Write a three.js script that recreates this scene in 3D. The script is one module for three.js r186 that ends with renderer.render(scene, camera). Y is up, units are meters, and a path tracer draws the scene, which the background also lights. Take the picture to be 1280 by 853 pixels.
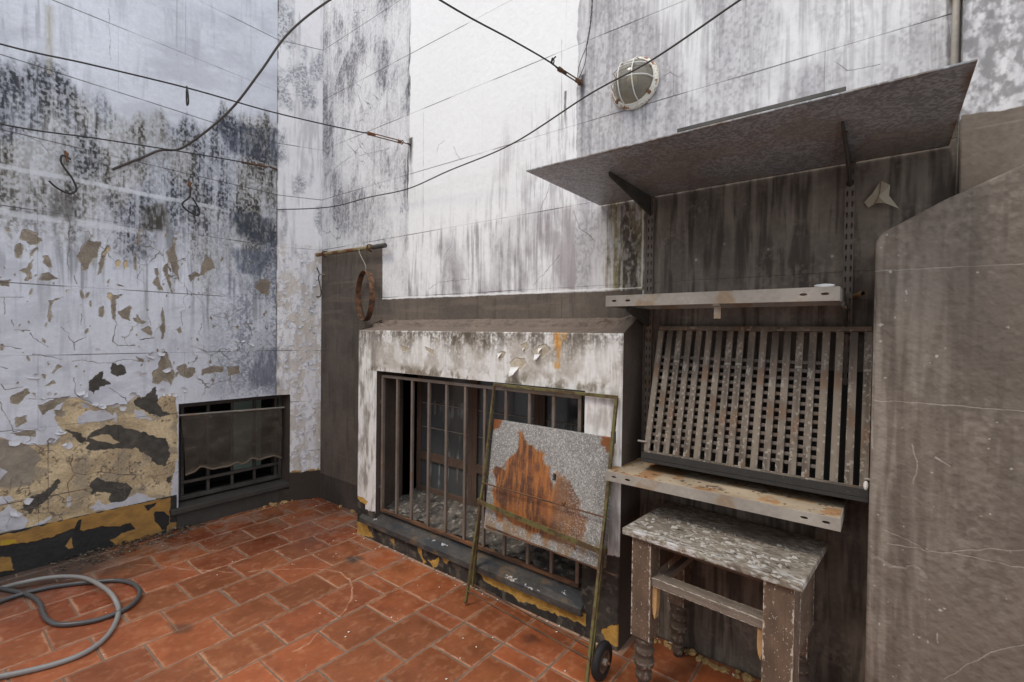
import * as THREE from 'three';
import { RoundedBoxGeometry } from 'three/addons/geometries/RoundedBoxGeometry.js';
import { mergeGeometries } from 'three/addons/utils/BufferGeometryUtils.js';

// ---------------------------------------------------------------- camera, sky, sun, exposure
const scene = new THREE.Scene();
const camera = new THREE.PerspectiveCamera(71.07, 1280 / 853, 0.05, 60);
const YAW = 0.662865, PITCH = -0.016214, ROLL = 0.013767, FPX = 597.17, EYE = 1.6;
camera.position.set(0, EYE, 0);
camera.rotation.order = 'YXZ';
camera.rotation.set(PITCH, YAW, ROLL);
scene.add(camera);

const renderer = new THREE.WebGLRenderer({ antialias: true });
renderer.setSize(1024, 682);
renderer.toneMapping = THREE.LinearToneMapping;
renderer.toneMappingExposure = 1.42;
renderer.shadowMap.enabled = true;

{ // overcast sky: brighter overhead, a little cool
  const W = 64, H = 32, d = new Float32Array(W * H * 4);
  for (let j = 0; j < H; j++) for (let i = 0; i < W; i++) {
    const el = ((j + 0.5) / H - 0.5) * Math.PI, s = Math.sin(el), k = (j * W + i) * 4;
    const L = s > 0 ? 0.86 + 0.34 * s : 0.35;
    d[k] = L * 0.95; d[k + 1] = L * 1.0; d[k + 2] = L * 1.07; d[k + 3] = 1;
  }
  const t = new THREE.DataTexture(d, W, H, THREE.RGBAFormat, THREE.FloatType);
  t.mapping = THREE.EquirectangularReflectionMapping; t.magFilter = THREE.LinearFilter; t.minFilter = THREE.LinearFilter; t.needsUpdate = true;
  scene.background = t; scene.environment = t;
}
const sun = new THREE.DirectionalLight(0xfff3e4, 0.9);
sun.position.set(-1.5 - 2, 7, 4.2 - 1.5); sun.target.position.set(-2, 0.5, -1.5);
sun.castShadow = true; sun.shadow.radius = 26; sun.shadow.mapSize.set(2048, 2048);
{ const c = sun.shadow.camera; c.left = -6; c.right = 6; c.top = 6; c.bottom = -6; c.near = 0.5; c.far = 20; }
scene.add(sun, sun.target);

// ---------------------------------------------------------------- seeded random and noise
function rng(seed) { let s = seed >>> 0; return () => { s = (s + 0x6D2B79F5) >>> 0; let t = s; t = Math.imul(t ^ (t >>> 15), t | 1); t ^= t + Math.imul(t ^ (t >>> 7), t | 61); return ((t ^ (t >>> 14)) >>> 0) / 4294967296; }; }
const TAB = new Float32Array(65536); { const r = rng(77); for (let i = 0; i < 65536; i++) TAB[i] = r(); }
function vn(x, y, p) {
  const xi = Math.floor(x), yi = Math.floor(y); let fx = x - xi, fy = y - yi;
  fx = fx * fx * (3 - 2 * fx); fy = fy * fy * (3 - 2 * fy);
  let x0 = xi, x1 = xi + 1, y0 = yi, y1 = yi + 1;
  if (p) { x0 = ((x0 % p) + p) % p; x1 = ((x1 % p) + p) % p; y0 = ((y0 % p) + p) % p; y1 = ((y1 % p) + p) % p; }
  const a = TAB[(Math.imul(x0, 73856093) ^ Math.imul(y0, 19349663)) & 65535], b = TAB[(Math.imul(x1, 73856093) ^ Math.imul(y0, 19349663)) & 65535];
  const c = TAB[(Math.imul(x0, 73856093) ^ Math.imul(y1, 19349663)) & 65535], d = TAB[(Math.imul(x1, 73856093) ^ Math.imul(y1, 19349663)) & 65535];
  return a + (b - a) * fx + (c - a + (a - b - c + d) * fx) * fy;
}
function fbm(x, y, o = 4, p = 0) { let s = 0, a = 0.5, n = 0; for (let i = 0; i < o; i++) { s += a * vn(x + i * 17 * (p ? 0 : 1), y + i * 9 * (p ? 0 : 1), p); n += a; a *= 0.5; x *= 2; y *= 2; p *= 2; } return s / n; }
function fr(x, y, o = 5) { let s = 0, a = 0.5, n = 0; for (let i = 0; i < o; i++) { s += a * vn(x, y); n += a; a *= 0.52; const t = (x * 0.8 - y * 0.6) * 2.03 + 11.3; y = (x * 0.6 + y * 0.8) * 2.03 + 5.7; x = t; } return s / n; }
// soft vertical runs: wander a little, break up along their length
function runs(u, v, f, l, o = 0) { const w = u + (vn(u * 9 + o, v * 2.2 + o) - 0.5) * 0.03; return 0.42 * fbm(w * f + o, v / l, 4) + 0.3 * fbm(w * f * 2.6 + 9 + o, v / l * 2.4, 3) + 0.28 * fr(u * f * 0.5 + o, v * f * 0.22, 5); }
// distance to the nearest edge of a cracked-plate pattern (0 on the crack), and the plate's own number
function plates(x, y) { const xi = Math.floor(x), yi = Math.floor(y); let a = 9, b = 9, id = 0; for (let j = -1; j <= 1; j++) for (let i = -1; i <= 1; i++) { const h = (Math.imul(xi + i, 73856093) ^ Math.imul(yi + j, 19349663)) & 65535, px = xi + i + TAB[h], py = yi + j + TAB[(h * 7 + 13) & 65535], d = Math.hypot(px - x, py - y); if (d < a) { b = a; a = d; id = TAB[(h * 3 + 5) & 65535]; } else if (d < b) b = d; } return [b - a, id]; }
const clamp = (x, a = 0, b = 1) => x < a ? a : x > b ? b : x;
const ss = (a, b, x) => { const t = clamp((x - a) / (b - a)); return t * t * (3 - 2 * t); };
const lerp = (a, b, t) => a + (b - a) * t;
function curve(pts) { return (x) => { if (x <= pts[0][0]) return pts[0][1]; for (let i = 1; i < pts.length; i++) if (x <= pts[i][0]) return lerp(pts[i - 1][1], pts[i][1], (x - pts[i - 1][0]) / (pts[i][0] - pts[i - 1][0])); return pts[pts.length - 1][1]; }; }

// ---------------------------------------------------------------- from a place in the photograph to a point on a known plane
const AX = (() => {
  const cy = Math.cos(YAW), sy = Math.sin(YAW), cp = Math.cos(PITCH), sp = Math.sin(PITCH), cr = Math.cos(ROLL), sr = Math.sin(ROLL);
  const f = new THREE.Vector3(-sy * cp, sp, -cy * cp), r = new THREE.Vector3(cy, 0, -sy), u = new THREE.Vector3().crossVectors(r, f);
  return { f, r: r.clone().multiplyScalar(cr).addScaledVector(u, sr), u: u.clone().multiplyScalar(cr).addScaledVector(r, -sr) };
})();
function ray(px, py) { return AX.f.clone().multiplyScalar(FPX).addScaledVector(AX.r, px - 640).addScaledVector(AX.u, -(py - 426.5)); }
function at(px, py, axis, v) { const d = ray(px, py), o = [0, EYE, 0]['xyz'.indexOf(axis)], t = (v - o) / d[axis]; return new THREE.Vector3(d.x * t, EYE + d.y * t, d.z * t); }
const onX = (px, py, v) => at(px, py, 'x', v), onY = (px, py, v = 0) => at(px, py, 'y', v), onZ = (px, py, v) => at(px, py, 'z', v);

// ---------------------------------------------------------------- surface painter: colour, relief and gloss in metres
class Coat {
  constructor(u0, v0, u1, v1, ppm) {
    Object.assign(this, { u0, v0, u1, v1, ppm }); this.W = Math.round((u1 - u0) * ppm); this.H = Math.round((v1 - v0) * ppm);
    const n = this.W * this.H; this.c = new Float32Array(n * 3); this.h = new Float32Array(n); this.g = null;
  }
  each(fn) { let k = 0; for (let j = 0; j < this.H; j++) { const v = this.v0 + (j + 0.5) / this.ppm; for (let i = 0; i < this.W; i++, k++) fn(k, this.u0 + (i + 0.5) / this.ppm, v); } }
  set(k, r, g, b, h = 0) { const q = k * 3; this.c[q] = r; this.c[q + 1] = g; this.c[q + 2] = b; this.h[k] = h; }
  mix(k, col, a) { const q = k * 3; this.c[q] += (col[0] - this.c[q]) * a; this.c[q + 1] += (col[1] - this.c[q + 1]) * a; this.c[q + 2] += (col[2] - this.c[q + 2]) * a; }
  mul(k, m) { const q = k * 3; this.c[q] *= m; this.c[q + 1] *= m; this.c[q + 2] *= m; }
  box(u0, v0, u1, v1, fn) {
    const i0 = Math.max(0, Math.floor((u0 - this.u0) * this.ppm)), i1 = Math.min(this.W - 1, Math.ceil((u1 - this.u0) * this.ppm));
    const j0 = Math.max(0, Math.floor((v0 - this.v0) * this.ppm)), j1 = Math.min(this.H - 1, Math.ceil((v1 - this.v0) * this.ppm));
    for (let j = j0; j <= j1; j++) for (let i = i0; i <= i1; i++) fn(j * this.W + i, this.u0 + (i + 0.5) / this.ppm, this.v0 + (j + 0.5) / this.ppm);
  }
  // a ragged patch: fn(k, cover 0..1, u, v, signed distance)
  poly(pts, o, fn) {
    const { warp = 0.008, freq = 45, soft = 0.0025, pad = 0.02 } = o;
    const us = pts.map((p) => p[0]), vs = pts.map((p) => p[1]), n = pts.length, m = warp + soft + pad;
    this.box(Math.min(...us) - m, Math.min(...vs) - m, Math.max(...us) + m, Math.max(...vs) + m, (k, u, v) => {
      let d = 1e9, inside = false;
      for (let i = 0, j = n - 1; i < n; j = i++) {
        const ax = pts[i][0], ay = pts[i][1], bx = pts[j][0], by = pts[j][1], ex = bx - ax, ey = by - ay, wx = u - ax, wy = v - ay;
        const t = clamp((wx * ex + wy * ey) / (ex * ex + ey * ey + 1e-12)), dx = wx - ex * t, dy = wy - ey * t; d = Math.min(d, dx * dx + dy * dy);
        if ((ay > v) !== (by > v) && u < (bx - ax) * (v - ay) / (by - ay) + ax) inside = !inside;
      }
      d = Math.sqrt(d) * (inside ? -1 : 1) + (fr(u * freq * 0.6, v * freq * 0.6, 5) - 0.5) * 3.2 * warp;
      const a = 1 - ss(-soft, soft, d); if (a > 0.002 || d < pad) fn(k, a, u, v, d);
    });
  }
  line(pts, w, fn, jit = 0.004, freq = 30) {
    for (let i = 1; i < pts.length; i++) {
      const [ax, ay] = pts[i - 1], [bx, by] = pts[i], ex = bx - ax, ey = by - ay, L2 = ex * ex + ey * ey + 1e-12, m = w + jit + 0.004;
      this.box(Math.min(ax, bx) - m, Math.min(ay, by) - m, Math.max(ax, bx) + m, Math.max(ay, by) + m, (k, u, v) => {
        const uu = u + (fr(u * freq, v * freq, 3) - 0.5) * 3 * jit, vv = v + (fr(u * freq + 50, v * freq + 9, 3) - 0.5) * 3 * jit;
        const t = clamp(((uu - ax) * ex + (vv - ay) * ey) / L2), d = Math.hypot(uu - ax - ex * t, vv - ay - ey * t), ww = w * (0.45 + 0.9 * vn(u * freq * 0.7 + 3, v * freq * 0.7)), a = 1 - ss(ww * 0.3, ww, d);
        if (a > 0) fn(k, a, u, v, d);
      });
    }
  }
  textures(hr = 0.005) {
    const n = this.W * this.H, c = new Uint8Array(n * 4), b = new Uint8Array(n * 4);
    for (let k = 0; k < n; k++) {
      for (let q = 0; q < 3; q++) c[k * 4 + q] = clamp(this.c[k * 3 + q], 0, 255); c[k * 4 + 3] = 255;
      const h = clamp((this.h[k] / hr + 1) * 127.5, 0, 255); b[k * 4] = b[k * 4 + 1] = b[k * 4 + 2] = h; b[k * 4 + 3] = 255;
    }
    const map = dtex(c, this.W, this.H, true), bumpMap = dtex(b, this.W, this.H, false), out = { map, bumpMap, bumpScale: hr * 2 };
    if (this.g) { const r = new Uint8Array(n * 4); for (let k = 0; k < n; k++) { r[k * 4] = r[k * 4 + 1] = r[k * 4 + 2] = clamp(this.g[k] * 255, 0, 255); r[k * 4 + 3] = 255; } out.roughnessMap = dtex(r, this.W, this.H, false); out.roughness = 1; }
    this.c = this.h = this.g = null; return out;
  }
  uv(u, v) { return [(u - this.u0) / (this.u1 - this.u0), (v - this.v0) / (this.v1 - this.v0)]; }
}
function dtex(data, W, H, srgb, rep) {
  const t = new THREE.DataTexture(data, W, H, THREE.RGBAFormat); t.magFilter = THREE.LinearFilter; t.minFilter = THREE.LinearMipmapLinearFilter; t.generateMipmaps = true;
  if (srgb) t.colorSpace = THREE.SRGBColorSpace; if (rep) t.wrapS = t.wrapT = THREE.RepeatWrapping; t.needsUpdate = true; return t;
}
// repeating material texture; fn(x, y in 0..1) -> [r, g, b, height 0..1, roughness]
function tiled(N, bump, fn, extra = {}) {
  const c = new Uint8Array(N * N * 4), b = new Uint8Array(N * N * 4), r = new Uint8Array(N * N * 4);
  for (let j = 0; j < N; j++) for (let i = 0; i < N; i++) {
    const o = fn((i + 0.5) / N, (j + 0.5) / N), k = (j * N + i) * 4;
    for (let q = 0; q < 3; q++) { c[k + q] = clamp(o[q], 0, 255); b[k + q] = clamp(o[3] * 255, 0, 255); r[k + q] = clamp((o[4] ?? 0.8) * 255, 0, 255); }
    c[k + 3] = b[k + 3] = r[k + 3] = 255;
  }
  return new THREE.MeshStandardMaterial({ map: dtex(c, N, N, true, true), bumpMap: dtex(b, N, N, false, true), bumpScale: bump, roughnessMap: dtex(r, N, N, false, true), roughness: 1, side: THREE.DoubleSide, ...extra });
}
const rgb = (r, g, b) => [r, g, b];
const mixc = (a, b, t) => [a[0] + (b[0] - a[0]) * t, a[1] + (b[1] - a[1]) * t, a[2] + (b[2] - a[2]) * t];

// ---------------------------------------------------------------- object helpers
const taken = {};
function numbered(n) { if (!(n in taken)) { taken[n] = 0; return n; } taken[n]++; return n + '_' + String(taken[n]).padStart(3, '0'); }
function tag(o, label, category, group, kind) { if (label) o.userData.label = label; if (category) o.userData.category = category; if (group) o.userData.group = group; if (kind) o.userData.kind = kind; return o; }
function thing(name, label, category, group) { const o = new THREE.Group(); o.name = numbered(name); scene.add(o); return tag(o, label, category, group); }
function part(parent, name, geo, mat, kind, label) { const m = new THREE.Mesh(geo, mat); m.name = parent === scene ? numbered(name) : name; m.castShadow = m.receiveShadow = true; parent.add(m); if (kind) m.userData.kind = kind; if (label) m.userData.label = label; return m; }
// uv in metres, taken from the face each triangle looks towards
function metreUV(g0, s = 1) {
  const g = g0.index ? g0.toNonIndexed() : g0; const p = g.attributes.position, uv = new Float32Array(p.count * 2), a = new THREE.Vector3(), b = new THREE.Vector3(), c = new THREE.Vector3();
  for (let i = 0; i < p.count; i += 3) {
    a.fromBufferAttribute(p, i); b.fromBufferAttribute(p, i + 1).sub(a); c.fromBufferAttribute(p, i + 2).sub(a); b.cross(c);
    const x = Math.abs(b.x), y = Math.abs(b.y), z = Math.abs(b.z), ax = x > y && x > z ? 0 : y > z ? 1 : 2;
    for (let q = 0; q < 3; q++) { const X = p.getX(i + q), Y = p.getY(i + q), Z = p.getZ(i + q); uv[(i + q) * 2] = (ax === 0 ? Z : X) * s; uv[(i + q) * 2 + 1] = (ax === 1 ? Z : Y) * s; }
  }
  g.setAttribute('uv', new THREE.BufferAttribute(uv, 2)); if (!g.attributes.normal) g.computeVertexNormals(); return g;
}
function bx(x0, x1, y0, y1, z0, z1, r = 0.003) {
  const w = x1 - x0, h = y1 - y0, d = z1 - z0; r = Math.min(r, w * 0.45, h * 0.45, d * 0.45);
  const g = r > 0 ? new RoundedBoxGeometry(w, h, d, 1, r) : new THREE.BoxGeometry(w, h, d); g.translate((x0 + x1) / 2, (y0 + y1) / 2, (z0 + z1) / 2); return metreUV(g);
}
function tube(pts, r, seg = 24, rad = 8, closed = false) { return new THREE.TubeGeometry(new THREE.CatmullRomCurve3(pts.map((p) => p.isVector3 ? p : new THREE.Vector3(...p)), closed, 'centripetal'), seg, r, rad, closed); }
function rod(a, b, r, rad = 8) { a = a.isVector3 ? a : new THREE.Vector3(...a); b = b.isVector3 ? b : new THREE.Vector3(...b); const L = a.distanceTo(b), g = new THREE.CylinderGeometry(r, r, L, rad, 1); g.applyQuaternion(new THREE.Quaternion().setFromUnitVectors(new THREE.Vector3(0, 1, 0), b.clone().sub(a).normalize())); g.translate((a.x + b.x) / 2, (a.y + b.y) / 2, (a.z + b.z) / 2); return metreUV(g); }
function flatBar(a, b, w, t, up = new THREE.Vector3(0, 0, 1)) { // bar of section w (across) by t (along up)
  a = a.isVector3 ? a : new THREE.Vector3(...a); b = b.isVector3 ? b : new THREE.Vector3(...b); const y = b.clone().sub(a), L = y.length(); y.normalize(); const x = new THREE.Vector3().crossVectors(y, up).normalize(), z = new THREE.Vector3().crossVectors(x, y);
  const g = new RoundedBoxGeometry(w, L, t, 1, Math.min(w, t) * 0.2); g.applyMatrix4(new THREE.Matrix4().makeBasis(x, y, z)); g.translate((a.x + b.x) / 2, (a.y + b.y) / 2, (a.z + b.z) / 2); return metreUV(g);
}
function merged(list) { return mergeGeometries(list.map((g) => { const n = g.index ? g.toNonIndexed() : g; for (const k of Object.keys(n.attributes)) if (!['position', 'normal', 'uv'].includes(k)) n.deleteAttribute(k); return n; })); }
function quads(list) { // [[a,b,c,d], uvs?] -> geometry
  const P = [], U = []; for (const [v, t] of list) { const uv = t || [[0, 0], [1, 0], [1, 1], [0, 1]]; for (const i of [0, 1, 2, 0, 2, 3]) { P.push(...v[i]); U.push(...uv[i]); } }
  const g = new THREE.BufferGeometry(); g.setAttribute('position', new THREE.Float32BufferAttribute(P, 3)); g.setAttribute('uv', new THREE.Float32BufferAttribute(U, 2)); g.computeVertexNormals(); return g;
}
// one wall block: face with chamfered edges on the chosen sides; place(u, v, depth) -> [x, y, z]
function blockGeo(place, coat, u0, v0, u1, v1, sides = [1, 1, 1, 1], cw = 0.003, cd = 0.004) { // sides: left, bottom, right, top
  const a = u0 + (sides[0] ? cw : 0), b = v0 + (sides[1] ? cw : 0), c = u1 - (sides[2] ? cw : 0), d = v1 - (sides[3] ? cw : 0), L = [];
  const q = (p) => [p.map(([u, v, z]) => place(u, v, z)), p.map(([u, v]) => coat.uv(u, v))];
  L.push(q([[a, b, 0], [c, b, 0], [c, d, 0], [a, d, 0]]));
  L.push(q([[u0, v0, -cd], [u1, v0, -cd], [c, b, 0], [a, b, 0]])); L.push(q([[u1, v0, -cd], [u1, v1, -cd], [c, d, 0], [c, b, 0]]));
  L.push(q([[u1, v1, -cd], [u0, v1, -cd], [a, d, 0], [c, d, 0]])); L.push(q([[u0, v1, -cd], [u0, v0, -cd], [a, b, 0], [a, d, 0]]));
  return quads(L);
}
function cut(r, hole) { // rectangle minus hole -> rectangles with flags for the sides that are real joints
  const [u0, v0, u1, v1] = r; if (!hole || hole[0] >= u1 || hole[2] <= u0 || hole[1] >= v1 || hole[3] <= v0) return [[u0, v0, u1, v1, [1, 1, 1, 1]]];
  const [a, b, c, d] = [Math.max(u0, hole[0]), Math.max(v0, hole[1]), Math.min(u1, hole[2]), Math.min(v1, hole[3])], o = [];
  if (b > v0) o.push([u0, v0, u1, b, [1, 1, 1, 0]]); if (d < v1) o.push([u0, d, u1, v1, [1, 0, 1, 1]]);
  if (a > u0) o.push([u0, b, a, d, [1, 0, 0, 0]]); if (c < u1) o.push([c, b, u1, d, [0, 0, 1, 0]]); return o;
}

// ---------------------------------------------------------------- places
const LX = -4.42, BZ = -2.47, FZ = -2.22, TOP = 5.2;          // left wall, back wall, face of the window bay, wall height
const SU = 2.13, SL = Math.hypot(0.18, 0.34);                  // the canted strip between left and back wall
const placeL = (u, v, d) => [LX + d, v, -u];
const placeS = (u, v, d) => { const t = (u - SU) / SL; return [LX + 0.18 * t + 0.884 * d, v, -SU - 0.34 * t + 0.468 * d]; };
const placeB = (u, v, d) => [u, v, BZ + d];
const COURSES = [0, 0.46, 0.93, 1.41, 1.88, 2.365, 2.84, 3.31, 3.78, 4.25, 4.72, TOP];
const leftPts = (ox, oy, s, pts) => pts.map(([x, y]) => { const p = onX(ox + x * s, oy + y * s, LX); return [-p.z, p.y]; });
const facePts = (z, ox, oy, s, pts) => pts.map(([x, y]) => { const p = onZ(ox + x * s, oy + y * s, z); return [p.x, p.y]; });

// ---------------------------------------------------------------- left wall: coat
const coatL = new Coat(-0.7, 0, SU + SL, TOP, 385);
{
  const T = coatL, WU = [1.36, 0.115, 2.25, 1.0];
  const top = curve(leftPts(0, 0, 1, [[0, 66], [40, 82], [80, 100], [120, 122], [160, 138], [200, 150], [250, 152], [300, 140], [345, 150]]));
  const bot = curve(leftPts(0, 0, 1, [[0, 270], [100, 285], [200, 305], [345, 345]]));
  T.each((k, u, v) => {
    const n1 = fbm(u * 3, v * 3, 5), n2 = fbm(u * 40, v * 40, 3), n3 = fbm(u * 9 + 5, v * 4, 4);
    if (u < SU) {
      let b = 219 + (n1 - 0.5) * 24 + (n2 - 0.5) * 12 + (fr(u * 150, v * 150, 2) - 0.5) * 14; T.set(k, b - 6, b - 3, b + 5, (n2 - 0.5) * 0.002 + (n1 - 0.5) * 0.003);
      // faint smears where later paint was brushed over, thin grey film
      T.mix(k, [172, 173, 182], ss(0.5, 0.72, fr(u * 2.2 + v * 1.1, v * 6 - u * 2, 5)) * 0.4); T.mix(k, [158, 158, 166], ss(0.52, 0.7, runs(u, v, 22, 0.5, 3)) * 0.28);
      // mould band: runs down from a ragged upper edge, thick with fine black growth
      const tp = top(u) + (fr(u * 9, 3, 5) - 0.5) * 0.34, bt = bot(u) + (fr(u * 8, 8, 4) - 0.5) * 0.6;
      const m = ss(tp + 0.05, tp - 0.12, v) * ss(bt - 0.25, bt + 0.3, v), rn = runs(u, v, 34, 0.55, 1), cl = fr(u * 3.4 + 3, v * 3.0 + 1, 5), sp = fr(u * 75, v * 55, 4), hue = ss(0.42, 0.62, fr(u * 2.5 + 9, v * 1.6, 3));
      const a = m * clamp(0.36 + 0.8 * ss(0.38, 0.64, 0.62 * rn + 0.38 * cl)) * (0.55 + 0.75 * ss(0.34, 0.64, sp));
      T.mix(k, mixc([74, 76, 83], [98, 93, 82], hue), clamp(a * 0.8)); T.mix(k, [46, 47, 51], m * ss(0.46, 0.72, sp) * ss(0.42, 0.6, 0.5 * cl + 0.5 * rn) * 0.75);
      T.mix(k, [212, 213, 219], m * ss(0.58, 0.68, runs(u, v, 46, 0.3, 7)) * 0.5);
      // drips leaving the band downwards
      const dr = ss(bt + 0.15, bt - 0.05, v) * ss(bt - 0.8, bt - 0.1, v); T.mix(k, [112, 112, 117], dr * ss(0.5, 0.66, runs(u, v, 20, 0.8, 5)) * 0.6);
      // streaks high up at the left
      T.mix(k, [122, 122, 128], ss(3.1, 3.9, v) * ss(0.5, 0.64, runs(u, v, 30, 0.6, 9)) * ss(0.95, 0.3, u) * 0.65);
      // bluish damp bloom towards the corner
      const bl = ss(1.45, 2.0, u) * ss(0.44, 0.62, 0.55 * fr(u * 5, v * 3.4, 5) + 0.45 * fr(u * 60, v * 60, 3)) * ss(2.75, 2.1, v) * ss(0.9, 1.15, v); T.mix(k, [122, 127, 140], bl * 0.75);
      T.mix(k, [86, 90, 100], ss(0.45, 0.75, fr(u * 90, v * 90, 4)) * ss(1.3, 2.1, u) * ss(2.7, 2.2, v) * ss(0.9, 1.2, v) * ss(0.42, 0.56, fr(u * 5, v * 4, 3)) * 0.55);
    } else {
      // canted strip: whiter, flaking in many small scales
      let b = 230 + (n1 - 0.5) * 20 + (n2 - 0.5) * 12; T.set(k, b, b - 2, b - 1, (n2 - 0.5) * 0.001);
      const fl = fr(u * 12, v * 7, 5), e = ss(0.535, 0.56, fl + (n2 - 0.5) * 0.12) * ss(2.5, 2.3, v);
      T.mix(k, mixc([188, 179, 170], [208, 197, 184], n3), e * 0.7); T.h[k] -= e * 0.0018;
      T.mix(k, [112, 113, 122], ss(0.48, 0.66, fr(u * 6 + 4, v * 3.4, 4)) * (0.25 + 0.75 * ss(0.36, 0.72, fr(u * 80, v * 80, 4))) * ss(2.3, 2.55, v) * 0.7);
      T.mix(k, [156, 154, 156], ss(0.5, 0.68, runs(u, v, 26, 0.4, 2)) * 0.4);
      T.mix(k, [64, 55, 48], ss(0.268, 0.262, v + (n2 - 0.5) * 0.02)); T.mix(k, [170, 130, 70], ss(0.262, 0.266, v) * ss(0.285, 0.276, v + (n2 - 0.5) * 0.02) * ss(0.4, 0.6, fbm(u * 50, v * 10, 2)));
    }
  });
  // pale repair lines above and under the third joint
  for (const [y, w, a0, a1] of [[2.615, 0.022, 0.1, 1.75], [2.325, 0.03, -0.3, 1.25]]) T.box(a0, y - 0.08, a1, y + 0.08, (k, u, v) => T.mix(k, [212, 214, 220], ss(w, w * 0.4, Math.abs(v - y + (fbm(u * 5, y, 3) - 0.5) * 0.03)) * (0.45 + 0.5 * fbm(u * 6, 1, 3)) * ss(a0, a0 + 0.15, u) * ss(a1, a1 - 0.2, u)));
  const stain = (pts, col, amt, warp = 0.03) => T.poly(leftPts(0, 0, 1, pts), { warp, freq: 14, soft: 0.03, pad: 0 }, (k, a, u, v) => T.mix(k, col, a * amt * (0.45 + 0.55 * ss(0.35, 0.65, fbm(u * 60, v * 14, 3)))));
  stain([[178, 258], [204, 255], [205, 288], [178, 285]], [62, 58, 50], 0.9); stain([[60, 245], [90, 250], [92, 276], [62, 270]], [90, 88, 84], 0.6); stain([[104, 292], [116, 292], [116, 330], [106, 325]], [110, 104, 94], 0.6);
  stain([[285, 262], [342, 272], [344, 305], [292, 296]], [58, 62, 72], 0.85); stain([[290, 310], [342, 316], [330, 345], [295, 340]], [84, 90, 104], 0.7); stain([[270, 150], [345, 165], [345, 205], [285, 190]], [60, 64, 76], 0.75);
  stain([[60, 8], [64, 8], [63, 92], [60, 92]], [150, 140, 112], 0.8, 0.006); stain([[312, 440], [346, 436], [346, 480], [318, 486]], [112, 116, 128], 0.8);
  // paint gone in ragged patches: grey render shows
  const PEEL = (pts, ca = [148, 137, 122], cb = [120, 110, 98], depth = 0.0036, warp = 0.008) => T.poly(pts, { warp, freq: 60, soft: 0.0022 }, (k, a, u, v, d) => {
    if (a > 0) { { const q = 1 + (fr(u * 120, v * 120, 3) - 0.5) * 0.24, c = mixc(ca, cb, clamp(fr(u * 16, v * 16, 5) * 2.2 - 0.6)); T.mix(k, [c[0] * q, c[1] * q, c[2] * q], a); if (d > -0.0055) T.mix(k, [196, 188, 172], a * 0.55 * ss(0.4, 0.6, vn(u * 60, v * 60))); } T.h[k] = lerp(T.h[k], -depth + (fbm(u * 70, v * 70, 2) - 0.5) * 0.001, a); }
    else if (d < 0.012) T.h[k] += (1 - d / 0.012) * 0.0013; // paint lifts at the rim
  });
  const Z3 = (p) => leftPts(0, 240, 0.211, p), Z4 = (p) => leftPts(170, 260, 0.2578, p), Z5 = (p) => leftPts(0, 400, 0.28136, p), Z8 = (p) => leftPts(0, 560, 0.2111, p);
  for (const p of [
    [[112, 250], [140, 225], [180, 225], [225, 255], [245, 290], [215, 320], [175, 315], [160, 290], [125, 285]], [[85, 325], [120, 305], [140, 345], [115, 395], [95, 390]], [[170, 390], [190, 350], [215, 335], [192, 372], [182, 402]],
    [[115, 465], [155, 455], [195, 400], [184, 440], [176, 475], [185, 515], [160, 530], [163, 490]], [[258, 385], [285, 378], [300, 415], [315, 450], [290, 452], [262, 420]], [[235, 520], [250, 485], [290, 475], [315, 505], [355, 515], [300, 520], [245, 530]],
    [[-20, 520], [60, 520], [55, 565], [20, 560], [-20, 545]], [[450, 380], [480, 355], [480, 320], [525, 295], [595, 300], [575, 380], [540, 420], [510, 465], [490, 465], [480, 430], [460, 400]], [[575, 500], [590, 430], [610, 355], [640, 320], [655, 335], [624, 390], [595, 480]],
    [[630, 535], [650, 512], [648, 545], [640, 560]], [[690, 545], [735, 555], [730, 565], [695, 560]], [[640, 580], [670, 615], [730, 605], [688, 640], [684, 690], [680, 740], [695, 790], [670, 750], [664, 680], [660, 630]],
    [[590, 690], [610, 680], [620, 720], [605, 750], [585, 740]], [[698, 710], [730, 700], [770, 672], [785, 690], [770, 730], [770, 765], [720, 750]], [[288, 645], [350, 630], [314, 656], [304, 690], [302, 780], [288, 770]], [[30, 225], [60, 222], [55, 238], [35, 238]], [[60, 195], [76, 195], [74, 206], [62, 206]],
    [[780, 745], [830, 760], [850, 785], [800, 775]], [[820, 225], [835, 215], [830, 300], [808, 340], [812, 300]], [[800, 340], [806, 420], [812, 480], [795, 460], [793, 400]],
  ]) PEEL(Z3(p));
  for (const p of [[[680, 415], [700, 398], [712, 410], [700, 450], [685, 445]], [[735, 415], [755, 405], [750, 440], [738, 455]], [[612, 372], [640, 330], [652, 338], [622, 380]], [[636, 590], [660, 610], [655, 640], [640, 625]]]) PEEL(Z3(p), [205, 180, 140], [190, 165, 126]);
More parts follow.
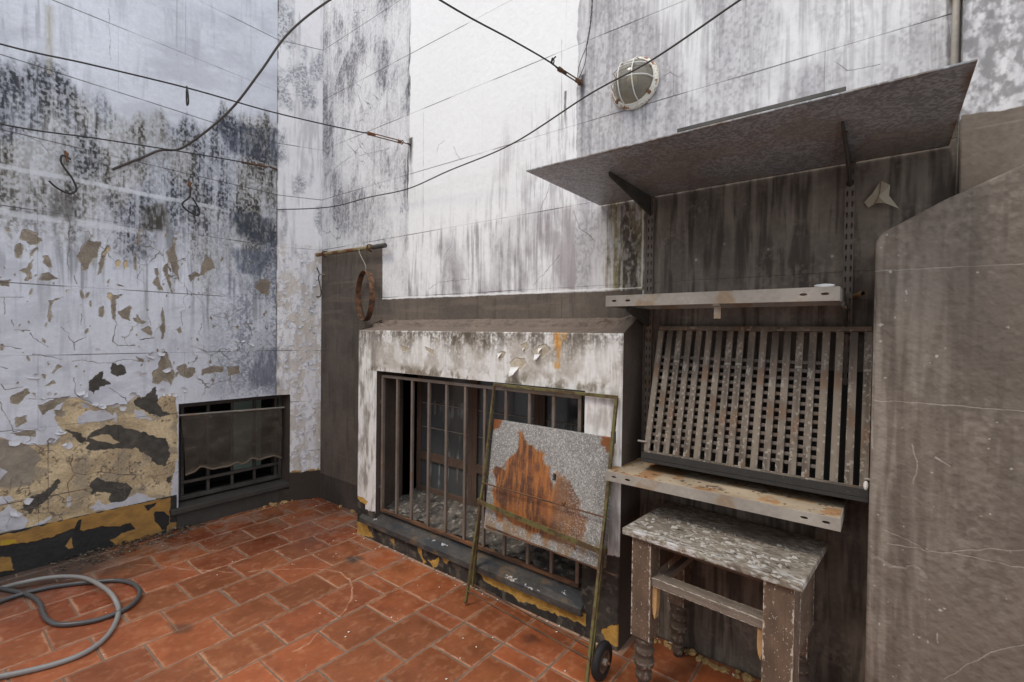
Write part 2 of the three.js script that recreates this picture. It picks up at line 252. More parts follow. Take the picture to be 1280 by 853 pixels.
  for (const p of [
    [[145, 215], [165, 200], [185, 150], [197, 145], [188, 195], [205, 265], [208, 350], [180, 310], [162, 270], [152, 300], [178, 415], [162, 390], [132, 300], [158, 250]], [[80, 290], [105, 295], [110, 355], [135, 405], [110, 395], [85, 365], [100, 340]],
    [[250, 330], [285, 308], [310, 320], [335, 230], [375, 255], [380, 290], [350, 310], [325, 325], [290, 340], [265, 362]], [[573, 380], [600, 350], [640, 345], [653, 365], [640, 425], [605, 415]], [[20, 590], [60, 575], [80, 600], [75, 622], [50, 612]],
    [[128, 485], [140, 540], [145, 600], [125, 640], [120, 580]], [[200, 590], [215, 575], [225, 605], [205, 610]], [[130, 685], [150, 700], [185, 800], [160, 840], [130, 840], [100, 855], [80, 850], [80, 785], [120, 780]],
    [[195, 770], [240, 757], [250, 778], [290, 775], [285, 810], [255, 828], [215, 815]], [[318, 782], [370, 768], [425, 772], [428, 795], [380, 800], [320, 810]], [[440, 775], [500, 770], [498, 805], [450, 815]], [[617, 515], [630, 497], [640, 510], [620, 530]], [[490, 565], [502, 575], [495, 588], [485, 578]], [[370, 560], [388, 575], [372, 580]],
    [[4, 520], [22, 545], [48, 552], [40, 566], [10, 552]], [[0, 722], [35, 735], [38, 750], [10, 745]],
  ]) PEEL(Z4(p));
  // low on the wall the top coats are off: buff undercoat, grey cement, remnants of white
  T.poly(Z5([[-120, 525], [0, 525], [100, 550], [180, 555], [250, 550], [290, 495], [255, 470], [240, 430], [300, 350], [340, 345], [420, 385], [470, 388], [560, 375], [600, 335], [640, 345], [690, 370], [720, 330], [780, 330], [785, 420], [790, 600], [775, 700], [760, 900], [400, 1000], [-120, 1100]]), { warp: 0.012, freq: 26, soft: 0.002 }, (k, a, u, v, d) => {
    const n = fbm(u * 8, v * 8, 5), s = fbm(u * 80, v * 80, 3);
    if (a > 0) { let c = mixc([212, 192, 156], [176, 156, 124], ss(0.35, 0.7, n)); c = mixc(c, [152, 142, 124], ss(0.52, 0.66, fr(u * 9 + 7, v * 11, 5)) * 0.65); c = mixc(c, [112, 100, 82], ss(0.6, 0.7, fr(u * 60, v * 50, 4)) * ss(0.45, 0.6, fr(u * 7 + 2, v * 7, 3)) * 0.75); { const q = 1 + (fr(u * 140, v * 140, 3) - 0.5) * 0.28; c = [c[0] * q, c[1] * q, c[2] * q]; } T.mix(k, c, a); T.h[k] = lerp(T.h[k], -0.002 + (s - 0.5) * 0.0022, a); } else if (d < 0.014) T.h[k] += (1 - d / 0.014) * 0.0016;
  });
  const LAY = (pts, ca, cb, dh, warp = 0.008, freq = 40) => T.poly(pts, { warp, freq, soft: 0.0022 }, (k, a, u, v) => { if (a > 0) { T.mix(k, mixc(ca, cb, clamp(fbm(u * 26, v * 26, 4) * 1.5 - 0.25)), a); T.h[k] += dh * a; } });
  const W1 = [206, 208, 216], W2 = [186, 186, 192], D1 = [92, 88, 80], D2 = [64, 61, 56];
  LAY(Z5([[-90, 520], [0, 530], [80, 545], [150, 570], [190, 620], [150, 650], [140, 740], [90, 745], [40, 740], [-90, 760]]), [160, 150, 134], [132, 124, 112], 0);
  LAY(Z5([[290, 490], [340, 500], [385, 530], [400, 510], [470, 465], [520, 470], [600, 490], [680, 515], [740, 530], [755, 600], [730, 650], [690, 640], [650, 600], [600, 570], [520, 570], [450, 575], [400, 585], [385, 570], [400, 545], [360, 545]]), D1, D2, -0.001, 0.009, 60);
  LAY(Z5([[390, 524], [450, 510], [490, 515], [530, 545], [500, 552], [430, 537]]), [208, 188, 152], [180, 160, 128], 0.001);
  LAY(Z5([[395, 720], [430, 700], [480, 720], [560, 725], [585, 750], [560, 800], [500, 825], [480, 800], [500, 770], [450, 765], [410, 775]]), D1, D2, -0.001, 0.01, 60);
  for (const p of [[[735, 700], [765, 690], [765, 725], [740, 730]], [[100, 840], [140, 790], [200, 760], [260, 710], [265, 725], [230, 770], [190, 820], [130, 860]], [[590, 350], [620, 340], [690, 390], [770, 420], [700, 432], [650, 412], [600, 382]], [[390, 270], [440, 235], [460, 225], [455, 260], [490, 285], [440, 300], [415, 330], [395, 315]], [[500, 190], [545, 200], [560, 235], [520, 255], [490, 235]], [[690, 300], [640, 345], [610, 340], [600, 360], [650, 390], [730, 420], [700, 370]]]) LAY(Z5(p), D1, D2, -0.001, 0.012, 70);
  for (const p of [[[45, 340], [120, 310], [135, 325], [80, 375], [50, 375]], [[60, 440], [115, 425], [120, 455], [75, 480]], [[245, 405], [300, 403], [295, 430], [255, 430]], [[225, 240], [255, 200], [272, 210], [240, 240]], [[195, 295], [240, 265], [245, 282], [205, 300]], [[140, 325], [160, 322], [158, 345], [145, 342]], [[190, 245], [205, 245], [205, 265], [192, 266]], [[50, 505], [160, 490], [150, 520], [70, 512]], [[170, 380], [250, 350], [310, 345], [240, 390], [190, 425]], [[680, 240], [700, 215], [725, 130], [745, 180], [775, 245], [760, 290], [735, 262], [700, 290], [680, 270]]]) PEEL(Z5(p), [160, 150, 132], [128, 118, 102]);
  for (const p of [[[340, 430], [400, 405], [470, 400], [520, 440], [420, 455], [350, 465]], [[600, 400], [640, 405], [670, 445], [600, 440]], [[390, 835], [440, 800], [470, 820], [560, 800], [610, 770], [690, 800], [560, 830], [420, 850]], [[780, 620], [800, 600], [800, 1000], [745, 1000], [760, 740]], [[500, 410], [520, 405], [522, 455], [505, 455]]]) LAY(Z5(p), W1, W2, 0.0016, 0.012, 35);
  for (const p of [[[-60, 380], [0, 380], [50, 340], [180, 430], [130, 480], [0, 505], [-60, 520]], [[-60, 120], [0, 120], [50, 140], [0, 200], [-60, 190]], [[-60, 300], [60, 285], [80, 310], [0, 340], [-60, 340]], [[200, 455], [300, 410], [290, 430], [215, 470]], [[395, 290], [412, 290], [412, 345], [398, 345]]]) LAY(Z8(p), W1, W2, 0.0016, 0.01, 35);
  // small scales gone round the larger losses
  { const r = rng(17); for (let i = 0; i < 210; i++) { const u = 0.15 + r() * 1.95, v = 0.95 + Math.pow(r(), 0.8) * 1.45; if (fr(u * 3 + 4, v * 3, 3) < 0.46) continue; const w = 0.002 + r() * r() * 0.011, h = w * (0.8 + r() * 2.4), s = (r() - 0.5) * 0.8, P = [[-1, -0.2], [-0.4, -1], [0.5, -0.8], [1, 0.1], [0.3, 1], [-0.5, 0.7]].map(([x, y]) => [u + x * w + y * h * s, v + y * h]); PEEL(P, undefined, undefined, 0.002, 0.003); } }
  // paint broken into plates: open hairlines with lifted rims, only where the coat is failing
  T.box(-0.7, 0.28, SU, 2.45, (k, u, v) => { const m = ss(0.43, 0.58, fr(u * 1.7 + 8, v * 1.7, 4)) * ss(2.45, 2.15, v) * ss(-0.05, 0.05, 1); if (m < 0.02) return; const [e] = plates(u * 5.2 + (fr(u * 6, v * 6, 4) - 0.5) * 1.5, v * 4.2 + (fr(u * 6 + 30, v * 6, 4) - 0.5) * 1.5), g = fr(u * 5 + 3, v * 5 + 1, 3), w = 0.012 + 0.03 * ss(0.5, 0.7, g), on = ss(0.42, 0.5, g) * m; const a = ss(w, w * 0.3, e) * on; T.mix(k, [112, 103, 93], a * 0.8); T.h[k] += on * (ss(0.1, 0.02, e) * 0.0022 - a * 0.004); });
  // the canted strip flakes in small plates
  T.box(SU, 0.28, SU + SL, 2.4, (k, u, v) => { const [e, id] = plates(u * 20 + (fr(u * 22, v * 22, 3) - 0.5) * 1.4, v * 13 + (fr(u * 22 + 9, v * 22, 3) - 0.5) * 1.4), m = ss(0.35, 0.55, fr(u * 5, v * 4, 3)); T.h[k] += m * ((id - 0.5) * 0.0022 + ss(0.25, 0.05, e) * 0.001); T.mix(k, [168, 158, 148], m * ss(0.07, 0.02, e) * 0.5); if (id > 0.8) T.mix(k, [196, 186, 174], m * 0.55); });
  // joints (dirt lies in them here and there) and cracks
  for (const y of COURSES) T.box(T.u0, y - 0.012, T.u1, y + 0.012, (k, u, v) => { const dd = Math.abs(v - y + (fbm(u * 3, y * 7, 3) - 0.5) * 0.004); T.mix(k, [86, 84, 84], ss(0.0042, 0.0012, dd) * ss(0.4, 0.62, fbm(u * 3.5 + y * 9, y, 3)) * 0.75); });
  const crack = (pts, w = 0.0035, a0 = 0.85, jit = 0.006) => T.line(pts, w, (k, a, u, v) => { a *= a0 * (0.5 + 0.7 * vn(u * 25, v * 25)); T.mix(k, [98, 90, 82], clamp(a)); T.h[k] -= 0.003 * a; }, jit);
  for (const p of [[[310, 640], [330, 680], [380, 690], [450, 675], [520, 685], [610, 690]], [[330, 690], [300, 730], [305, 800]], [[320, 600], [310, 650]], [[320, 185], [360, 182], [440, 192], [500, 192], [560, 175], [635, 185]], [[330, 260], [335, 330], [430, 385], [560, 378]], [[0, 285], [25, 310], [100, 300]], [[-10, 330], [10, 400], [50, 470], [60, 497], [170, 487]], [[150, 155], [200, 160], [270, 175]], [[130, 60], [165, 95], [215, 120]], [[0, 110], [60, 125], [90, 130]], [[60, 45], [130, 48]], [[300, 75], [330, 105], [380, 75]], [[330, 105], [332, 135]], [[500, 90], [520, 115], [600, 112]], [[515, 20], [505, 70], [500, 100]], [[620, 90], [680, 80]], [[480, 300], [560, 350], [570, 375]], [[125, 350], [200, 355], [310, 340]], [[0, 210], [30, 220]]]) crack(Z5(p));
  for (const p of [[[0, 625], [140, 622]], [[20, 630], [28, 720]], [[80, 820], [175, 822]], [[75, 760], [80, 800]], [[440, 495], [460, 545]], [[400, 395], [405, 460]], [[370, 620], [330, 640]], [[360, 800], [410, 840]], [[405, 150], [412, 200]], [[408, 215], [406, 390]], [[480, 725], [484, 790]]]) crack(Z3(p), 0.0028);
  for (const p of [[[490, 310], [512, 340], [515, 375]], [[365, 520], [440, 535], [512, 490]], [[440, 535], [465, 600], [470, 625]], [[320, 560], [305, 610], [320, 635]], [[265, 670], [345, 700]], [[60, 530], [72, 575]], [[20, 640], [90, 628]], [[218, 510], [222, 575]], [[380, 520], [400, 515]], [[400, 690], [460, 745], [505, 740]], [[272, 200], [280, 260]], [[430, 180], [450, 182]]]) crack(Z4(p), 0.0028);
  crack(leftPts(0, 0, 1, [[60, 554], [60, 640]]), 0.003, 0.9, 0.001); crack(leftPts(0, 0, 1, [[136, 10], [138, 75]]), 0.0022, 0.6); crack(leftPts(0, 0, 1, [[221, 0], [221, 70]]), 0.002, 0.5, 0.001); crack(leftPts(0, 0, 1, [[28, 168], [50, 178], [62, 192]]), 0.003, 0.7);
  T.box(SU - 0.004, 0.9, SU + 0.004, TOP, (k, u, v) => T.mix(k, [80, 76, 72], 0.5 * ss(0.35, 0.6, fbm(v * 9, 1, 3))));
}
const matL = new THREE.MeshStandardMaterial({ roughness: 0.92, side: THREE.DoubleSide, ...coatL.textures(0.006) });

// ---------------------------------------------------------------- plain procedural materials
const concreteMat = tiled(512, 0.004, (x, y) => { const n = fbm(x * 8, y * 8, 5, 8), m = fbm(x * 64, y * 64, 3, 64), b = 150 + (n - 0.5) * 60 + (m - 0.5) * 30; return [b, b - 4, b - 10, n * 0.6 + m * 0.4, 0.95]; });
let grainMat = null; const brownCache = {};
function browns(base, v) { // matt paint or stained timber: shared relief and gloss, its own colour
  const key = base.join() + v; if (brownCache[key]) return brownCache[key];
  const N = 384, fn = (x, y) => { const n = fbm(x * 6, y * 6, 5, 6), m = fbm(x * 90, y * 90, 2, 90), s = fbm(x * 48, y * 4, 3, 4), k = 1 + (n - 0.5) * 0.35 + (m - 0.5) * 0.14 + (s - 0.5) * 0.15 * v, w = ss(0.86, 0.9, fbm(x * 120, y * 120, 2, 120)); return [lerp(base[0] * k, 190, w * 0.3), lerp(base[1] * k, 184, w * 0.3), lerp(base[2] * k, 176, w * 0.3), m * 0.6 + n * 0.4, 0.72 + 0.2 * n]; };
  if (!grainMat) return (brownCache[key] = grainMat = tiled(N, 0.0016, fn));
  const c = new Uint8Array(N * N * 4); for (let j = 0; j < N; j++) for (let i = 0; i < N; i++) { const o = fn((i + 0.5) / N, (j + 0.5) / N), k = (j * N + i) * 4; for (let q = 0; q < 3; q++) c[k + q] = clamp(o[q], 0, 255); c[k + 3] = 255; }
  return (brownCache[key] = new THREE.MeshStandardMaterial({ map: dtex(c, N, N, true, true), bumpMap: grainMat.bumpMap, bumpScale: 0.0016, roughnessMap: grainMat.roughnessMap, roughness: 1, side: THREE.DoubleSide }));
}
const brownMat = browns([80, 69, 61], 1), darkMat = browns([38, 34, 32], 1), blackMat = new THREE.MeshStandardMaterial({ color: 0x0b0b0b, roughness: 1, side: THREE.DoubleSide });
const rustMat = tiled(256, 0.0012, (x, y) => { const n = fbm(x * 10, y * 10, 4, 10), m = fbm(x * 40, y * 40, 3, 40); const c = mixc([104, 72, 48], [58, 45, 37], ss(0.35, 0.65, n)); return [c[0] + m * 30, c[1] + m * 20, c[2] + m * 12, m, 0.9]; });
const barMat = tiled(256, 0.0008, (x, y) => { const n = fbm(x * 8, y * 8, 4, 8), m = fbm(x * 60, y * 60, 2, 60), r = ss(0.58, 0.7, fbm(x * 14 , y * 14, 3, 14)); const c = mixc([108, 98, 90], [104, 82, 64], r * 0.6); const b = 0.85 + n * 0.3; return [c[0] * b + m * 14, c[1] * b + m * 12, c[2] * b + m * 10, m, 0.62]; });
const steelMat = tiled(512, 0.0006, (x, y) => { const n = fbm(x * 6, y * 6, 5, 6), m = fbm(x * 80, y * 80, 2, 80), r = ss(0.6, 0.75, fbm(x * 9 + 0.0, y * 9, 4, 9)); const c = mixc([150, 143, 134], [140, 112, 82], r * 0.55); const b = 0.8 + n * 0.35; return [c[0] * b + m * 16, c[1] * b + m * 15, c[2] * b + m * 13, m * 0.5 + n * 0.5, 0.6 + r * 0.3]; });
const darkSteelMat = tiled(256, 0.0006, (x, y) => { const n = fbm(x * 8, y * 8, 4, 8), m = fbm(x * 50, y * 50, 2, 50), b = 58 + (n - 0.5) * 40 + m * 20; return [b, b * 0.95, b * 0.88, m, 0.6]; });
const wireMat = new THREE.MeshStandardMaterial({ color: 0x2b2724, roughness: 0.7 }), cableMat = new THREE.MeshStandardMaterial({ color: 0x453e39, roughness: 0.75 }), paleWireMat = new THREE.MeshStandardMaterial({ color: 0x8d857a, roughness: 0.7 });

// ---------------------------------------------------------------- left wall: body
{
  const wall = thing('left_wall', 'bluish white rendered block wall with peeling paint, mould streaks and a low barred window', 'wall');
  const hole = [1.36, 0.115, 2.25, 1.0];
  for (let c = 0; c < COURSES.length - 1; c++) {
    const v0 = COURSES[c], v1 = COURSES[c + 1], off = c % 2 ? 0.42 : 0, us = [-0.7]; for (let u = -0.7 + 0.42 + off; u < SU - 0.2; u += 0.84) us.push(u); us.push(SU);
    for (let i = 1; i < us.length; i++) { const rs = cut([us[i - 1], v0, us[i], v1], hole); if (rs.length) part(wall, 'block', merged(rs.map(([a, b, d, e, s]) => blockGeo(placeL, coatL, a, b, d, e, s, 0.0022, 0.003))), matL); }
    part(wall, 'corner_block', merged(cut([SU, v0, SU + SL, v1], hole).map(([a, b, d, e, s]) => blockGeo(placeS, coatL, a, b, d, e, [1, s[1], 0, s[3]], 0.0022, 0.003))), matL);
  }
  // wall body behind the faces, open at the window
  const bk0 = LX - 0.34, bk1 = LX - 0.006;
  part(wall, 'wall_core', merged([bx(bk0, bk1, 0, TOP, -1.36, 0.7, 0), bx(bk0, bk1, 0, 0.115, -2.25, -1.361, 0), bx(bk0, bk1, 1.0, TOP, -2.25, -1.361, 0), bx(bk0, bk1, 0, TOP, -2.8, -2.251, 0)]), concreteMat);
  // painted reveals of the opening
  part(wall, 'reveal', merged([quads([[placeL(1.3605, 0.115, -0.002), placeL(1.3605, 1.0, -0.002), placeL(1.3605, 1.0, -0.34), placeL(1.3605, 0.115, -0.34)].map((p) => p)].map((q) => [q])), quads([[[placeS(2.2495, 0.115, -0.002), placeS(2.2495, 1.0, -0.002), [LX - 0.34, 1.0, -2.2495], [LX - 0.34, 0.115, -2.2495]]]]), quads([[[placeL(1.36, 0.9995, -0.002), placeL(2.13, 0.9995, -0.002), [LX - 0.34, 0.9995, -2.25], [LX - 0.34, 0.9995, -1.36]]]]), quads([[[placeL(2.13, 0.9993, -0.002), placeS(2.25, 0.9993, -0.002), [LX - 0.34, 0.9993, -2.25], [LX - 0.3, 0.9993, -2.13]]]])]), brownMat);
  // skirting: black bitumen over ochre, flaking
  const C = new Coat(-0.7, 0, 1.345, 0.285, 420);
  C.each((k, u, v) => { const n = fbm(u * 10, v * 10, 4), m = fbm(u * 70, v * 70, 3), b = 38 + (n - 0.5) * 26 + (m - 0.5) * 16; C.set(k, b, b - 1, b - 2, (m - 0.5) * 0.002 + (n - 0.5) * 0.002); });
  const P8 = (p) => leftPts(0, 560, 0.2111, p), LAY = (pts, ca, cb, dh, warp = 0.008) => C.poly(P8(pts), { warp, freq: 40, soft: 0.002 }, (k, a, u, v) => { C.mix(k, mixc(ca, cb, clamp(fbm(u * 20, v * 30, 4) * 1.6 - 0.3)), a); C.h[k] += dh * a; });
  LAY([[-400, 600], [0, 515], [150, 485], [320, 435], [930, 305], [1005, 295], [1005, 460], [900, 520], [680, 580], [650, 545], [720, 510], [800, 480], [770, 440], [700, 465], [600, 465], [490, 490], [430, 470], [350, 510], [230, 545], [140, 560], [0, 578], [-400, 640]], [176, 134, 68], [142, 106, 56], 0.002);
  LAY([[380, 580], [420, 525], [430, 590], [400, 598]], [180, 140, 80], [150, 112, 60], 0.001, 0.004); LAY([[-100, 660], [60, 640], [75, 720], [-100, 750]], [176, 134, 68], [142, 106, 56], 0.001);
  LAY([[915, 380], [960, 370], [1000, 400], [1000, 470], [960, 480], [915, 430]], [40, 38, 36], [28, 27, 26], -0.001); LAY([[850, 340], [920, 325], [900, 350], [870, 375]], [40, 38, 36], [28, 27, 26], -0.001); LAY([[460, 425], [480, 420], [470, 480], [430, 500]], [36, 35, 33], [28, 27, 26], 0, 0.004); LAY([[0, 545], [90, 540], [100, 560], [0, 572]], [190, 160, 40], [170, 140, 40], 0, 0.004);
  LAY([[1000, 440], [1060, 430], [1080, 470], [980, 500]], [160, 122, 66], [130, 98, 54], 0.001);
  const m = new THREE.MeshStandardMaterial({ roughness: 0.7, side: THREE.DoubleSide, ...C.textures(0.006) });
  const sk = 0.012, sv = 0.278; part(wall, 'skirting', quads([
    [[placeL(-0.7, 0, sk), placeL(1.345, 0, sk), placeL(1.345, sv, sk), placeL(-0.7, sv, sk)], [C.uv(-0.7, 0), C.uv(1.345, 0), C.uv(1.345, sv), C.uv(-0.7, sv)]],
    [[placeL(-0.7, sv, sk), placeL(1.345, sv, sk), placeL(1.345, sv, -0.001), placeL(-0.7, sv, -0.001)], [C.uv(-0.7, sv), C.uv(1.345, sv), C.uv(1.345, sv), C.uv(-0.7, sv)]],
    [[placeL(1.345, 0, sk), placeL(1.345, 0, -0.001), placeL(1.345, sv, -0.001), placeL(1.345, sv, sk)], [C.uv(1.33, 0), C.uv(1.345, 0), C.uv(1.345, sv), C.uv(1.33, sv)]]]), m);
  // curled scales of loose paint
  const r = rng(5), fl = [];
  const flake = (place, u, v, w, h, ang, lift, curl) => { // small sheet rooted at its upper edge, curling off the wall
    const N = 4, L = [], ca = Math.cos(ang), sa = Math.sin(ang), row = (t) => { const o = []; for (const s of [-0.5, 0.5]) { const hw = w * (1 - 0.5 * t * t); const x = s * hw, y = -h * t * (1 - 0.35 * curl * t); o.push(place(u + x * ca - y * sa, v + x * sa + y * ca, 0.0006 + lift * t * t)); } return o; };
    for (let i = 0; i < N; i++) { const a = row(i / N), b = row((i + 1) / N); L.push([[b[0], b[1], a[1], a[0]], [0, 1, 2, 3].map(() => coatL.uv(1.0 + (u % 0.1), 2.9))]); }
    return quads(L);
  };
  for (let i = 0; i < 230; i++) { const u = SU + 0.03 + r() * (SL - 0.06), v = 0.3 + r() * 2.05; if (u < 2.3 && v < 1.06) continue; fl.push(flake(placeS, u, v, 0.012 + r() * 0.03, 0.01 + r() * 0.035, (r() - 0.5) * 3.4, 0.004 + r() * 0.012, r())); }
  for (const [x, y] of [[40, 470], [75, 540], [85, 555], [20, 552], [120, 505], [150, 508], [170, 495], [200, 490], [215, 492], [60, 495], [100, 490], [178, 470], [190, 445], [206, 440], [212, 462], [300, 425], [312, 430], [228, 487], [15, 640], [35, 625], [110, 508], [130, 506]]) { const [[u, v]] = leftPts(0, 0, 1, [[x, y]]); for (let q = 0; q < 2; q++) fl.push(flake(placeL, u + (r() - 0.5) * 0.05, v + (r() - 0.5) * 0.02, 0.02 + r() * 0.05, 0.012 + r() * 0.03, (r() - 0.5) * 1.6 + (r() < 0.4 ? 3.1 : 0), 0.005 + r() * 0.014, r())); }
  part(wall, 'paint_flakes', merged(fl), new THREE.MeshStandardMaterial({ color: new THREE.Color(0.6, 0.6, 0.63), roughness: 0.9, side: THREE.DoubleSide }), 'stuff');
}

// ---------------------------------------------------------------- back wall: coat
const BU0 = -4.24, BU1 = 1.15, coatB = new Coat(BU0, 0, BU1, TOP, 378);
{
  const T = coatB, B1 = [98, 88, 79], B2 = [110, 101, 92], B3 = [116, 104, 93];
  T.each((k, u, v) => {
    const n1 = fr(u * 2.4, v * 2.4, 5), n2 = fr(u * 45, v * 45, 3), e1 = -2.98 + (fr(v * 9, 2, 5) - 0.5) * 0.03, clean = u > e1 && u < -1.46 + (fr(v * 6, 5, 5) - 0.5) * 0.06;
    let b = 238 + (n2 - 0.5) * 8 + (n1 - 0.5) * 6; T.set(k, b, b - 1, b - 2, (n2 - 0.5) * 0.0012 + (n1 - 0.5) * 0.003);
    const r1 = runs(u, v, 26, 0.6, 1), r2 = runs(u, v, 60, 0.35, 4), cl = fr(u * 4 + v * 1.4, v * 2.4 - u * 1.4, 6), gr = fr(u * 80, v * 60, 4);
    if (u <= e1) { // never repainted: grey veins, runs and smears
      let a = 0.3 + 0.5 * ss(0.38, 0.62, 0.65 * cl + 0.35 * r1) + 0.2 * ss(0.46, 0.62, r2); a *= lerp(1, 0.6, ss(2.9, 2.4, v)) * (0.7 + 0.6 * ss(0.35, 0.65, gr));
      T.mix(k, mixc([164, 161, 165], [116, 114, 119], ss(0.46, 0.64, 0.5 * r1 + 0.5 * cl)), clamp(a * 0.85)); const rd = Math.abs(fr(u * 4 + v * 3, v * 2.2, 5) - 0.5); T.mix(k, [92, 90, 96], ss(0.009, 0.002, rd) * ss(0.45, 0.6, fr(u * 3, v * 3 + 7, 3)) * 0.55);
      T.mix(k, [66, 63, 64], ss(0.06, 0.0, e1 - u) * ss(0.42, 0.62, r2) * ss(2.3, 3.0, v) * 0.75); T.mix(k, [232, 231, 231], ss(0.54, 0.64, fr(u * 5 - v * 3 + 20, v * 2 + u, 5)) * 0.5);
    } else if (clean) {
      const t1 = 2.86 + (fr(u * 5, 1, 4) - 0.5) * 0.9, low = ss(t1, t1 - 0.4, v) * ss(0.47, 0.64, 0.6 * r1 + 0.4 * r2), t2 = 2.37, low2 = ss(t2, t2 - 0.03, v) * ss(1.95, 2.33, v + (fr(u * 7, 9, 3) - 0.5) * 0.4) * ss(0.42, 0.62, 0.5 * r1 + 0.5 * r2), base = ss(2.16, 1.88, v + (fr(u * 6, 4, 4) - 0.5) * 0.5) * ss(0.36, 0.6, 0.5 * cl + 0.5 * r1), hz = ss(2.5, 2.2, v + (n1 - 0.5)) * ss(0.4, 0.66, cl);
      T.mix(k, [150, 144, 146], clamp((low * 0.42 + low2 * 0.4 + base * 0.55 + hz * 0.4) * (0.7 + 0.5 * gr))); T.mix(k, [150, 145, 149], ss(-2.1, -1.5, u) * ss(3.2, 2.8, v) * ss(0.46, 0.64, r2) * 0.45);
      T.mix(k, [170, 162, 163], ss(-1.9, -1.55, u) * ss(2.42, 2.3, v) * ss(0.35, 0.62, cl) * 0.65);
    } else {
      let a = 0.24 + 0.36 * ss(0.36, 0.64, cl) + 0.3 * ss(0.45, 0.64, r1); a *= (0.88 + 0.24 * gr) * lerp(1, 0.5, ss(-0.5, -0.1, u) * ss(2.75, 2.9, v)); T.mix(k, [156, 152, 156], clamp(a * 0.85));
      T.mix(k, [112, 108, 110], ss(0.42, 0.74, gr) * ss(0.42, 0.62, cl) * 0.28); T.mix(k, [110, 105, 105], ss(0.48, 0.64, r2) * ss(2.45, 2.7, v) * 0.22);
      if (u > 0.2) { T.mix(k, [118, 115, 116], ss(0.4, 0.62, 0.3 * r1 + 0.7 * fr(u * 55, v * 38, 5)) * 0.7); T.mix(k, [228, 227, 226], ss(0.3, 0.5, u) * ss(0.42, 0.6, 0.6 * r2 + 0.4 * fr(u * 30, v * 20, 5)) * 0.65); }
      T.mix(k, [70, 66, 64], ss(0.10, 0.19, u) * ss(0.205, 0.19, u) * ss(0.4, 0.6, r2) * 0.7);
    }
    // mould running down beside the shelf upright
    if (u > -1.34 && u < -1.02 && v < 2.42 && v > 1.84) { const m = ss(-1.3, -1.18, u + (r2 - 0.5) * 0.25), q = runs(u, v, 44, 0.5, 8); T.mix(k, mixc([70, 60, 49], [124, 112, 76], ss(0.42, 0.6, runs(u, v, 20, 0.6, 12))), m * clamp(0.2 + 1.0 * ss(0.38, 0.6, q)) * (0.6 + 0.6 * gr) * 0.95); T.mix(k, [214, 208, 198], m * ss(0.5, 0.7, fr(u * 60, v * 30, 5)) * 0.5); }
  });
  // brown distemper: tall strip by the corner, band over the bay, field under the sheet shelf
  const BROWN = (pts, base, warp, fn) => T.poly(pts, { warp, freq: 30, soft: 0.002, pad: 0 }, (k, a, u, v) => {
    const n = fr(u * 4, v * 4, 5), m = fr(u * 75, v * 75, 3), s = runs(u, v, 28, 0.5, 6), f = 1 + (n - 0.5) * 0.5 + (m - 0.5) * 0.16; let c = [base[0] * f, base[1] * f, base[2] * f]; if (fn) c = fn(c, u, v, n, m, s);
    T.mix(k, c, a); T.h[k] = lerp(T.h[k], 0.0006 + (m - 0.5) * 0.0016 + (n - 0.5) * 0.002, a);
  });
  BROWN([[BU0 - 0.05, -0.1], [BU0 - 0.05, 2.315], [-3.309, 2.335], [-3.302, 1.868], [-1.04, 1.845], [-1.04, -0.1]], B1, 0.003, (c, u, v, n, m, s) => { c = mixc(c, [66, 58, 52], ss(0.5, 0.68, s) * 0.4); if (v < 0.238) c = [c[0] * 0.75, c[1] * 0.75, c[2] * 0.76]; return mixc(c, [124, 108, 96], ss(0.55, 0.75, fbm(u * 3, v * 26, 3)) * ss(1.6, 1.7, v) * 0.45); });
  BROWN([[-1.035, -0.1], [-1.03, 2.43], [0.2, 2.43], [0.2, -0.1]], B2, 0.003, (c, u, v, n, m, s) => { c = mixc(c, [58, 50, 44], ss(0.46, 0.62, s) * 0.6); c = mixc(c, [158, 147, 135], ss(0.48, 0.66, runs(u, v, 22, 0.45, 14)) * 0.5); c = mixc(c, [150, 138, 126], ss(0.5, 0.72, fr(u * 9, v * 9, 5)) * ss(0.4, 0.7, m) * 0.35); return c; });
  BROWN([[0.2, -0.1], [0.2, 2.424], [0.3, 2.41], [0.45, 2.42], [1.2, 2.40], [1.2, -0.1]], B3, 0.004);
  // white lip left by the last coat of white
  T.line([[-3.3, 1.876], [-2.0, 1.862], [-1.05, 1.856]], 0.012, (k, a, u, v) => { if (v > 1.855) T.mix(k, [240, 239, 237], a * 0.85); }, 0.004, 30); T.line([[-1.043, 1.86], [-1.043, 2.34]], 0.008, (k, a) => T.mix(k, [222, 219, 214], a * 0.8), 0.002);
  for (const y of COURSES) T.box(BU0, y - 0.012, BU1, y + 0.012, (k, u, v) => { const dd = Math.abs(v - y + (fbm(u * 3, y * 7, 3) - 0.5) * 0.004), on = ss(0.4, 0.62, fr(u * 3.2 + y * 5, y, 4)), br = v < 1.86 || (u > -1.03 && v < 2.4) || (u < -3.31 && v < 2.32); T.mix(k, br ? [150, 138, 126] : [84, 80, 80], ss(0.0034, 0.0012, dd) * on * on * (br ? 0.35 : 0.65)); });
  const bp = (p) => facePts(BZ, 0, 0, 1, p), crack = (p, w = 0.0028, a0 = 0.6) => T.line(bp(p), w, (k, a, u, v) => { a *= a0 * (0.4 + 0.8 * vn(u * 20, v * 20)); T.mix(k, [70, 66, 66], clamp(a)); T.h[k] -= 0.0015 * a; }, 0.006, 22);
